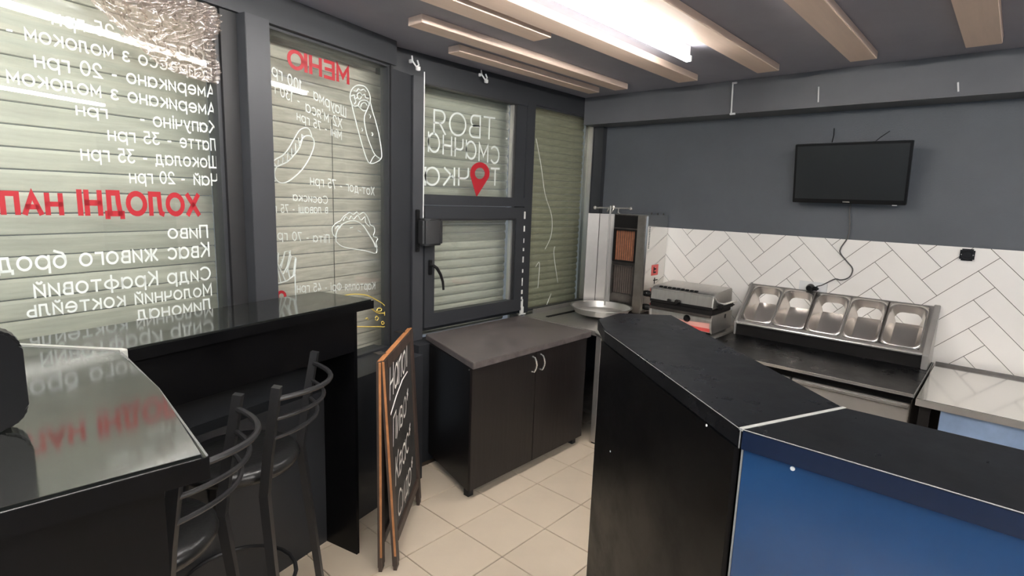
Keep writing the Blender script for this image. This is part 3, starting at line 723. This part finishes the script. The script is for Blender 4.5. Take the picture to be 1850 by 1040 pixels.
def chalk(body, u, z, size, slant=.25, bold=.11, rise=.12):
    me = text_mesh(body, bold); bm = bmesh.new(); bm.from_mesh(me)
    for v in bm.verts:
        x, y = v.co.x * size * .60, v.co.y * size * .88
        wv = .006 * math.sin(x * 60 + z * 30)
        v.co = F1(u + x + slant * y, .0128, z + y + x * rise + wv) - wpos(g1)
    me2 = bpy.data.meshes.new('writing'); bm.to_mesh(me2); bm.free(); me2.materials.append(M['chalk'])
    o = bpy.data.objects.new('writing', me2); COL.objects.link(o); o.parent = g1
chalk('Напої', .09, .83, .155); chalk('Пиво*', .10, .60, .14); chalk('Квас*', .10, .395, .14); chalk('Сидр*', .11, .20, .13)
mb = MB(); mb.tube([F1(.08, .0125, .755), F1(.2, .0125, .80), F1(.34, .0125, .835), F1(.46, .0125, .84)], .0035, n=5); obj('writing', mb, 'chalk', g1)

# ---------------------------------------------------------------- base cabinet and slate worktop
cb_ = thing('base_cabinet', 'dark brown two-door base cabinet under the grey worktop', 'cabinet', (2.6, 2.4, 0))
obj('body', MB().prism([(2.045, 2.150), (3.155, 2.150), (3.155, 2.69), (2.19, 2.69)], .055, .8035), 'darkwood', cb_)
for x0, x1, hx in ((2.042, 2.596, 2.560), (2.600, 3.155, 2.640)):
    d = obj('door', MB().box(x0, x1, 2.130, 2.1485, .062, .80, bev=.0015), 'door_board', cb_)
    mb = MB(); mb.tube([(hx, 2.129, .775), (hx - .002, 2.108, .772), (hx + .004, 2.100, .75), (hx + .010, 2.099, .725), (hx + .004, 2.100, .70), (hx - .002, 2.108, .678), (hx, 2.129, .675)], [.006, .005, .0055, .006, .0055, .005, .006], n=8)
    obj('handle', mb, 'steel_lt', d, smooth=True)
for x, y in ((2.07, 2.17), (3.10, 2.17), (2.22, 2.63), (3.10, 2.63)):
    obj('foot', MB().box(x, x + .04, y, y + .04, 0, .0545), 'rubber', cb_)
obj('screw_cap', MB().box(2.046, 2.050, 2.16, 2.166, .785, .791), 'steel', cb_)
tag(obj('worktop', MB().prism([(2.030, 2.112), (3.178, 2.112), (3.178, 2.788), (2.236, 2.788)], .804, .842, bev=.003), 'stone_top'), 'mottled dark grey stone-look worktop over the two-door cabinet', 'worktop')

# ---------------------------------------------------------------- steel table in the corner
st = thing('steel_table', 'stainless steel table in the corner carrying the kebab burner and press grill', 'table', (3.7, 2.1, 0))
obj('tabletop', MB().box(3.20, 4.208, 1.44, 2.785, .808, .842, bev=.006), 'steel', st, smooth=True)
obj('side_lip', MB().tube([(3.215, 2.085, .835), (3.195, 2.02, .825), (3.19, 1.96, .79), (3.195, 1.93, .73), (3.20, 1.92, .60)], .022, n=10), 'steel', st, smooth=True)
for x, y in ((3.215, 1.47), (3.215, 2.05), (4.13, 1.47), (4.13, 2.72), (3.215, 2.72)):
    obj('leg', MB().box(x, x + .045, y, y + .045, .012, .8075, bev=.004), 'steel', st)
    obj('foot', MB().box(x + .008, x + .037, y + .008, y + .037, .0, .0118), 'rubber', st)
obj('lower_shelf', MB().box(3.262, 4.128, 1.50, 2.75, .20, .225), 'steel_dk', st)
obj('shelf_lip', MB().box(3.2605, 3.2615 + .02, 1.53, 2.045, .226, .245), 'steel', st)
obj('back_splash', MB().box(3.345, 4.20, 2.786, 2.800, .81, .87), 'steel', st)
tag(obj('dark_strip', MB().box(3.30, 3.78, 2.60, 2.63, .8425, .848, bev=.002), 'soot'), 'narrow dark strip lying on the steel table behind the round pan', 'strip')

# ---------------------------------------------------------------- kebab burner
kb = thing('kebab_grill', 'tall stainless vertical kebab grill with two gas burners and a spit', 'kebab grill', (4.0, 2.35, .842))
obj('base_tray', MB().box(3.905, 4.19, 2.13, 2.60, .8425, .875, bev=.004), 'steel_dk', kb)
obj('housing', MB().box(3.955, 4.19, 2.135, 2.46, .876, 1.655, bev=.004), 'steel', kb)
obj('front_plate', MB().box(3.938, 3.954, 2.20, 2.455, .876, 1.652), 'steel_dk', kb)
obj('side_column', MB().box(3.860, 3.954, 2.122, 2.198, .876, 1.655, bev=.006), 'steel_warm', kb)
obj('side_panel', MB().box(3.88, 4.205, 2.112, 2.1205, .90, 1.66), 'steel_mirror', kb)
mb = MB()
for k in range(15): mb.box(3.900, 3.918, 2.1105, 2.1115, 1.40 + k * .0115, 1.405 + k * .0115)
v_ = obj('vent_slots', mb, 'soot', kb)
for k, z0 in enumerate((1.665, 1.662, 1.66)):
    obj('stud', MB().box(3.92 + .10 * k, 3.93 + .10 * k, 2.113, 2.12, z0 - .003, z0 + .014), 'steel_dk', kb)
for (z0, z1, bm_, n_) in ((1.268, 1.535, 'burner', 'burner'), (.995, 1.245, 'burner2', 'burner')):
    b = obj(n_, MB().box(3.934, 3.9375, 2.245, 2.425, z0 + .012, z1 - .012), bm_, kb)
    f = MB()
    f.box(3.912, 3.937, 2.228, 2.2445, z0, z1, bev=.003).box(3.912, 3.937, 2.4255, 2.442, z0, z1, bev=.003).box(3.912, 3.937, 2.245, 2.425, z1 - .0115, z1, bev=.003).box(3.912, 3.937, 2.245, 2.425, z0, z0 + .0115, bev=.003)
    obj('burner_frame', f, 'steel_dk' if bm_ == 'burner2' else 'soot', b)
    g = MB()
    for k in range(1, 9): g.box(3.930, 3.933, 2.245 + .02 * k - .0012, 2.245 + .02 * k + .0012, z0 + .012, z1 - .012)
    obj('grille', g, 'steel_dk' if bm_ == 'burner2' else 'burner2', b)
obj('soot_patch', MB().box(3.9365, 3.9378, 2.215, 2.45, 1.545, 1.645), 'soot', kb)
obj('side_shield', MB().prism([(3.954, 2.456), (3.954, 2.466), (3.80, 2.628), (3.795, 2.622)], .88, 1.652), 'steel_sat', kb)
obj('shield_fold', MB().box(3.86, 3.866, 2.55, 2.556, .88, 1.655), 'steel_dk', kb)
mb = MB(); mb.tube([(3.74, 2.375, .925), (3.755, 2.385, 1.72)], .0065, n=8); obj('spit', mb, 'steel', kb, smooth=True)
bar = obj('top_bar', MB().tube([(3.80, 2.56, 1.700), (3.80, 2.23, 1.706)], .0065, n=8), 'steel_lt', kb, smooth=True)
for y, z in ((2.562, 1.70), (2.228, 1.706), (2.385, 1.712)):
    mb = MB(); mb.lathe([(0, -.016), (.011, -.011), (.015, 0), (.011, .011), (0, .016)], c=(3.80, y, z), n=12); obj('end_knob', mb, 'steel_lt', bar, smooth='all')
mb = MB(); mb.tube([(3.802, 2.43, 1.70), (3.79, 2.432, 1.682), (3.80, 2.44, 1.672)], .006, n=6).tube([(3.802, 2.34, 1.70), (3.79, 2.335, 1.67), (3.80, 2.325, 1.662)], .005, n=6).tube([(3.80, 2.385, 1.70), (3.757, 2.385, 1.66)], .007, n=6)
obj('hook', mb, 'steel_lt', bar, smooth=True)
for x0, x1, z0, z1, nm in ((3.985, 4.095, 1.175, 1.262, 'redlab'), (3.99, 4.11, 1.0, 1.075, 'redlab'), (4.0, 4.10, .885, .95, 'redlab')):
    l = obj('label', MB().box(x0, x1, 2.1105, 2.1118, z0, z1, bev=.0005), nm, kb)
    if z0 > 1.1: obj('mark', MB().box(x0 + .03, x1 - .035, 2.1098, 2.1104, z0 + .018, z0 + .03).box(x0 + .03, x1 - .035, 2.1098, 2.1104, z0 + .045, z0 + .058).box(x0 + .03, x0 + .045, 2.1098, 2.1104, z0 + .018, z0 + .07), 'soot', l)
obj('mark', MB().box(4.03, 4.10, 2.1105, 2.1112, 1.13, 1.138).box(4.045, 4.055, 2.1105, 2.1112, 1.105, 1.155), 'soot', kb)
for z in (1.035, .925):
    mb = MB(); mb.lathe([(0, -.04), (.018, -.038), (.024, -.02), (.026, 0), (0, 0)], c=(3.945, 2.111, z), n=16, axis='y'); obj('knob', mb, 'plastic', kb, smooth=True)
tp = (3.655, 2.352)
mb = MB(); mb.lathe([(0, .873), (.19, .873), (.205, .878), (.232, .923), (.245, .926), (.245, .929), (.230, .928), (.203, .882), (.19, .877), (0, .877)], c=(*tp, 0), n=56)
tag(obj('round_pan', mb, 'alum', smooth=True), 'wide round aluminium pan under the spit of the kebab grill', 'pan')
tag(obj('pan_support', MB().box(3.56, 3.75, 2.27, 2.43, .8425, .8725, bev=.003), 'steel_dk'), 'low steel support under the round pan', 'pan support')

# ---------------------------------------------------------------- press grill
pg = thing('press_grill', 'stainless contact press grill with a red band and black control knob', 'press grill', (3.9, 1.72, .842))
prof = [(3.735, .862), (3.722, .90), (3.716, .95), (3.722, .985), (4.06, .985), (4.06, .862)]
obj('base', MB().prism(prof, 1.487, 1.945, fr=lambda x, z, y: (x, y, z)), 'steel', pg)
obj('side_plate', MB().prism([(3.728, .858), (3.708, .90), (3.702, .95), (3.71, .99), (4.07, .99), (4.07, .858)], 1.474, 1.4865, fr=lambda x, z, y: (x, y, z)), 'steel', pg)
obj('side_plate', MB().prism([(3.728, .858), (3.708, .90), (3.702, .95), (3.71, .99), (4.07, .99), (4.07, .858)], 1.9455, 1.957, fr=lambda x, z, y: (x, y, z)), 'steel', pg)
obj('vent_hole', MB().box(3.93, 3.955, 1.4725, 1.4735, .945, .975, bev=.0003), 'soot', pg)
obj('grill_plate', MB().box(3.70, 4.05, 1.478, 1.95, .9905, 1.028, bev=.004), 'soot', pg)
obj('drip_rail', MB().box(3.685, 3.70, 1.478, 1.95, .975, .995, bev=.003), 'steel_dk', pg)
lid = obj('lid', MB().prism([(3.70, 1.034), (3.71, 1.128), (3.73, 1.142), (4.04, 1.158), (4.05, 1.034)], 1.475, 1.952, fr=lambda x, z, y: (x, y, z), bev=.006), 'steel', pg, smooth=True)
f = MB()
for k in range(9): f.box(3.712, 3.735, 1.60 + k * .034, 1.622 + k * .034, 1.139, 1.150, bev=.002)
obj('lid_fins', f, 'soot', lid)
obj('lid_dark_strip', MB().box(3.696, 3.7005, 1.475, 1.952, 1.030, 1.048), 'soot', lid)
for sgn, y in ((-1, 1.474), (1, 1.953)):
    mb = MB(); mb.tube([(3.715, y, 1.12), (3.74, y + sgn * .012, 1.085), (3.80, y + sgn * .035, 1.068), (3.93, y + sgn * .075, 1.085)], .008, n=8); obj('handle_rod', mb, 'steel_lt', lid, smooth=True)
    mb = MB(); mb.box(3.76, 3.98, min(y, y + sgn * .05), max(y, y + sgn * .05), 1.035, 1.062, bev=.01); obj('hinge_arm', mb, 'soot', lid)
mb = MB(); mb.tube([(3.69, 1.72, 1.055), (3.66, 1.725, 1.06)], .016, n=10).tube([(3.69, 1.79, 1.058), (3.665, 1.79, 1.062)], .010, n=10); obj('latch', mb, 'soot', lid, smooth=True)
kn = MB(); kn.lathe([(0, -.024), (.016, -.022), (.024, -.004), (.026, 0), (0, 0)], c=(3.7135, 1.66, .942), n=20, axis='x'); kn.box(3.687, 3.690, 1.655, 1.665, .93, .957)
obj('control_knob', kn, 'plastic', pg, smooth=True)
def front_x(z): return 3.7145 + abs(z - .95) * .10
mb = MB(); P_ = [(1.80, .925), (1.62, .927), (1.488, .935), (1.488, .895), (1.60, .893), (1.75, .905)]
mb.prism(P_, 0, .002, fr=lambda y, z, k: (front_x(z) - .0005 - k, y, z)); obj('pink_band', mb, 'pinklab', pg)
mb = MB(); mb.prism([(1.75, .904), (1.488, .894), (1.488, .868), (1.62, .872)], 0, .002, fr=lambda y, z, k: (front_x(z) - .0005 - k - (.012 if z < .88 else 0) * 0, y, z)); obj('red_band', mb, 'redlab', pg)
for x in (3.75, 4.02):
    for y in (1.50, 1.91): obj('foot', MB().box(x, x + .025, y, y + .025, .8425, .8575), 'rubber', pg)

# ---------------------------------------------------------------- refrigerated prep counter
pc = thing('prep_counter', 'refrigerated preparation counter with black top and raised steel pan rail', 'prep counter', (3.8, .85, 0))
obj('body', MB().box(3.42, 4.195, .275, 1.425, .09, .810), 'steel_dk', pc)
obj('worktop', MB().box(3.348, 4.195, .268, 1.430, .8105, .842, bev=.003), 'prep_top', pc)
obj('top_edge', MB().box(3.343, 3.3475, .268, 1.430, .826, .8425), 'steel_lt', pc)
obj('top_edge', MB().box(3.343, 4.195, .2645, .2675, .826, .8425), 'pale_edge', pc)
for y0, y1 in ((.28, .845), (.855, 1.42)):
    d = obj('door', MB().box(3.385, 3.4195, y0, y1, .10, .775, bev=.004), 'steel_sat', pc)
    obj('handle', MB().box(3.372, 3.3845, y0 + .005, y1 - .005, .752, .772, bev=.003), 'steel_lt', d)
obj('control_band', MB().box(3.40, 3.4195, .28, 1.42, .778, .808), 'soot', pc)
for x, y in ((3.46, .31), (3.46, 1.35), (4.12, .31), (4.12, 1.35)): obj('foot', MB().box(x, x + .04, y, y + .04, 0, .0895), 'rubber', pc)
# pan rail: tilted plane from (3.946,.94) up to (4.195,1.19)
T0 = Vector((3.946, 0, .935)); T1 = Vector((4.198, 0, 1.188)); TL = (T1 - T0).length; tu = (T1 - T0).normalized(); tn = Vector((-tu.z, 0, tu.x))
def TF(a, b, h): return (T0.x + tu.x * a + tn.x * h, b, T0.z + tu.z * a + tn.z * h)     # a up the slope, b along y, h above
PY0, PY1 = .305, 1.388; pw = (PY1 - PY0 - .03) / 5; PA0, PA1 = .022, TL - .016
cent = [PY0 + .015 + pw * (k + .5) for k in range(5)]
ph = pw / 2 - .0065
rail = MB()
rail.box(0, PA0, PY0, PY1, -.012, 0, TF).box(PA1, TL, PY0, PY1, -.012, 0, TF)
ys = [PY0] + sum([[c - ph, c + ph] for c in cent], []) + [PY1]
for k in range(0, 12, 2): rail.box(PA0, PA1, ys[k], ys[k + 1], -.012, 0, TF)
ra = obj('pan_rail', rail, 'steel', pc)
for k in (1, 3):
    ym = (cent[k - 1] + cent[k]) / 2
    obj('divider', MB().box(PA0, PA1, ym - .004, ym + .004, .0062, .0075, TF), 'steel_dk', ra)
obj('front_lip', MB().tube([TF(-.004, PY0, -.006), TF(-.004, PY1, -.006)], .011, n=10), 'steel_lt', ra, smooth=True)
obj('riser', MB().box(3.952, 3.96, PY0, PY1, .8425, .922), 'soot', pc)
for y0, y1 in ((PY0 - .032, PY0 - .0005), (PY1 + .0005, PY1 + .012)):
    obj('side_cheek', MB().prism([(3.935, .8425), (3.928, .93), (3.94, .948), (4.19, 1.200), (4.205, 1.19), (4.205, .8425)], y0, y1, fr=lambda x, z, y: (x, y, z), bev=.003), 'steel_sat', pc)
# steel food pans resting in the rail
def rr(a0, a1, b0, b1, r, n=5):
    out = []
    for ca, cb2, s0 in ((a1 - r, b1 - r, 0), (a0 + r, b1 - r, 90), (a0 + r, b0 + r, 180), (a1 - r, b0 + r, 270)):
        for k in range(n + 1):
            t = math.radians(s0 + 90 * k / n); out.append((ca + r * math.cos(t), cb2 + r * math.sin(t)))
    return out
def make_pan(k, yc, label):
    base = Vector(TF(TL / 2, yc, 0)); t = thing('food_pan', label, 'food pan', base, 'steel food pans in the prep counter rail')
    bm = bmesh.new(); a0, a1 = PA0 + .004 - TL / 2, PA1 - .004 - TL / 2; b = ph - .001
    rings = [(rr(a0 - .008, a1 + .008, -b - .006, b + .006, .03), .0045), (rr(a0 + .003, a1 - .003, -b + .004, b - .004, .05), .005), (rr(a0 + .007, a1 - .007, -b + .008, b - .008, .05), -.004),
             (rr(a0 + .018, a1 - .018, -b + .018, b - .018, .05), -.085), (rr(a0 + .034, a1 - .034, -b + .034, b - .034, .045), -.108)]
    if False: pass
    prev = None
    for P, h in rings:
        V = [bm.verts.new(Vector(TF(TL / 2 + p[0], yc + p[1], h)) - base) for p in P]
        if prev:
            for i in range(len(V)): bm.faces.new((prev[i], prev[(i + 1) % len(V)], V[(i + 1) % len(V)], V[i]))
        prev = V
    bm.faces.new(prev)
    o = obj('pan_body', bm, 'steel_pan', t, local=True, smooth=True)
    sol = o.modifiers.new('s', 'SOLIDIFY'); sol.thickness = .0012; sol.offset = -1
    return t
M['steel_pan'] = mat('pan_steel', (.72, .68, .64), .26, metal=.9, noise=.12, nscale=6)
labs = ['steel food pan at the left end of the rail, nearest the press grill', 'second steel food pan from the press grill', 'middle steel food pan of the five in the rail',
        'fourth steel food pan from the press grill, left of the end pan', 'steel food pan at the right end of the rail']
for k, c in enumerate(sorted(cent, reverse=True)): make_pan(k, c, labs[k])

# ---------------------------------------------------------------- steel worktable on the right
wt = thing('steel_worktable', 'polished steel worktable with a pale blue front, right of the prep counter', 'table', (3.7, -.6, 0))
obj('tabletop', MB().box(3.292, 4.15, -1.25, .252, .806, .842, bev=.003), 'steel_mirror', wt)
obj('front_edge', MB().box(3.2895, 3.2915, -1.25, .252, .806, .8405), 'steel_sat', wt)
obj('front_sheet', MB().box(3.305, 3.325, -1.24, .150, .20, .8055), 'blue_steel', wt)
obj('leg', MB().box(3.31, 3.35, .19, .235, 0, .8055), 'soot', wt); obj('leg', MB().box(3.31, 3.35, -1.23, -1.19, 0, .199), 'soot', wt)
obj('leg', MB().box(4.09, 4.13, .19, .235, 0, .8055), 'soot', wt); obj('leg', MB().box(4.09, 4.13, -1.23, -1.19, 0, .8055), 'soot', wt)
obj('back_edge', MB().box(4.1505, 4.165, -1.25, .252, .80, .856), 'steel_dk', wt)

# ---------------------------------------------------------------- television
tv = thing('television', 'flat black television tilted forward high on the grey wall', 'television', (4.12, .84, 1.8))
a = Vector((4.115, 0, 1.792)); b2 = Vector((4.04, 0, 2.170)); tz = (b2 - a); TH_ = tz.length; tz.normalize(); tx = Vector((tz.z, 0, -tz.x))
def TV(y, z, d): return (a.x + tz.x * z - tx.x * d, y, a.z + tz.z * z - tx.z * d)     # d towards the room
obj('casing', MB().box(.513, 1.158, 0, TH_, -.035, 0, lambda y, z, d: TV(y, z, d), bev=.003), 'plastic', tv)
obj('screen', MB().box(.527, 1.144, .028, TH_ - .014, .0004, .0012, TV), 'screen', tv)
obj('badge', MB().box(.815, .855, .008, .015, .0005, .0015, TV), 'steel_lt', tv)
obj('indicator', MB().box(.56, .585, -.006, -.0005, -.012, -.004, TV), 'whitep', tv)
obj('back_bulge', MB().box(.65, 1.02, .05, .30, -.065, -.0355, TV, bev=.01), 'plastic', tv)
mb = MB(); mb.tube([(4.21, .98, 2.284), (4.205, .975, 2.24), (4.16, .97, 2.19)], .003, n=6); 
tag(obj('wall_cable', mb, 'plastic', smooth=True), 'short thin black cable rising straight up from the television', 'cable')
mb = MB(); mb.tube([(4.21, .665, 2.25), (4.20, .712, 2.21), (4.16, .75, 2.16)], .0025, n=6)
tag(obj('wall_cable', mb, 'plastic', smooth=True), 'short slanting black cable above the right half of the television', 'cable')
pts = [(.825, 1.80), (.825, 1.731), (.812, 1.64), (.818, 1.567), (.848, 1.50), (.846, 1.462), (.80, 1.41), (.765, 1.369), (.768, 1.325), (.79, 1.298), (.825, 1.285), (.855, 1.288), (.885, 1.27), (.93, 1.236), (.965, 1.222)]
mb = MB(); mb.tube([(4.205 if i else 4.16, y, z) for i, (y, z) in enumerate(smooth(pts))], .0042, n=7)
tag(obj('power_cord', mb, 'cord', smooth=True), 'dark power cord looping from the television down to the white socket', 'power cord')
so = thing('wall_socket', 'white wall socket with a black plug behind the food pans', 'socket', (4.2, .99, 1.215))
obj('plate', MB().box(4.203, 4.2145, .90, 1.075, 1.18, 1.25, bev=.003), 'whitep', so)
pl_ = MB(); pl_.lathe([(0, -.045), (.018, -.043), (.026, -.02), (.028, 0), (0, 0)], c=(4.2025, 1.0, 1.208), n=20, axis='x'); pl_.box(4.165, 4.20, .945, 1.0, 1.195, 1.222, bev=.008)
obj('plug', pl_, 'plastic', so, smooth=True)
so = thing('wall_socket', 'black square wall socket near the top of the white tiles at the right', 'socket', (4.2, .19, 1.515))
obj('plate', MB().box(4.198, 4.2145, .156, .226, 1.48, 1.55, bev=.008), 'plastic', so, smooth=True)
mb = MB(); mb.lathe([(0, .0), (.018, -.0), (.02, -.004), (.024, -.004), (.026, -.0), (0, .001)], c=(4.1978, .191, 1.515), n=24, axis='x'); obj('outlet', mb, 'plastic', so)
obj('pin_contact', MB().box(4.1955, 4.1975, .160, .166, 1.512, 1.518).box(4.1955, 4.1975, .214, .220, 1.512, 1.518), 'steel_lt', so)

# ---------------------------------------------------------------- small fittings
def wand(y, z0, z1, lab, ends):
    t = thing('white_rod', lab, 'rod', (3.99, y, z0), 'white rods on the beam')
    mb = MB(); mb.tube([(3.993, y, z0), (3.993, y + .008, z1)], .006 if ends else .0045, n=8); obj('rod', mb, 'whitep', t, smooth=True)
    if ends:
        obj('bracket', MB().box(3.985, 3.9995, y - .03, y + .008, z0 - .014, z0 - .001, bev=.002), 'whitep', t)
        obj('bracket', MB().box(3.985, 3.9995, y - .022, y + .012, z1 + .001, z1 + .012, bev=.002), 'whitep', t)
wand(1.592, 2.40, 2.595, 'longest white rod with end brackets on the ceiling beam, left of the others', True)
wand(1.039, 2.425, 2.52, 'short white rod on the ceiling beam above the television', False)
wand(.337, 2.42, 2.47, 'shortest white rod at the right of the ceiling beam', False)
def hook(x, z, lab):
    mb = MB(); y = YW - .045
    mb.tube([(x - .012, y - .004, z + .05), (x - .014, y - .012, z + .02), (x + .0, y - .03, z - .012), (x + .02, y - .03, z), (x + .018, y - .018, z + .028)], .005, n=7)
    mb.box(x - .022, x - .006, y - .006, y + .0145, z + .01, z + .03, bev=.002); mb.box(x + .008, x + .035, y - .03, y - .012, z - .03, z - .006, bev=.003)
    return tag(obj('blind_clip', mb, 'whitep', smooth=True), lab, 'clip')
h1 = hook(2.145, 2.525, 'white plastic blind clip above the grey post by the hinged window'); 
h2 = hook(2.755, 2.56, 'white plastic hook under the ceiling above the lettered window')
for h in (h1, h2): h.location.y += .03
h1.location.y -= .03
wr = thing('strap_winder', 'dark grey shutter strap winder box on the post beside the hinged window', 'strap winder', (2.25, 2.8, 1.5))
obj('mount', MB().box(2.162, 2.195, .0505, .062, 1.39, 1.66, WA, bev=.004), 'plastic', wr)
mb = MB(); mb.prism([(2.17, .063), (2.17, .13), (2.20, .15), (2.30, .15), (2.335, .12), (2.335, .063)], 1.435, 1.605, fr=lambda x, d, z: WA(x, d, z), bev=.012)
obj('casing', mb, 'frame_dark', wr, smooth=True)
mb = MB(); mb.lathe([(0, -.006), (.008, -.005), (.009, 0), (0, 0)], c=(2.178, YW - .0625, 1.412), n=12, axis='y'); obj('screw', mb, 'plastic', wr)
tag(obj('shutter_strap', MB().box(2.222, 2.2285, .052, .055, 1.606, 2.50, WA), 'whitep'), 'thin white shutter strap running down the post to the winder box', 'strap')
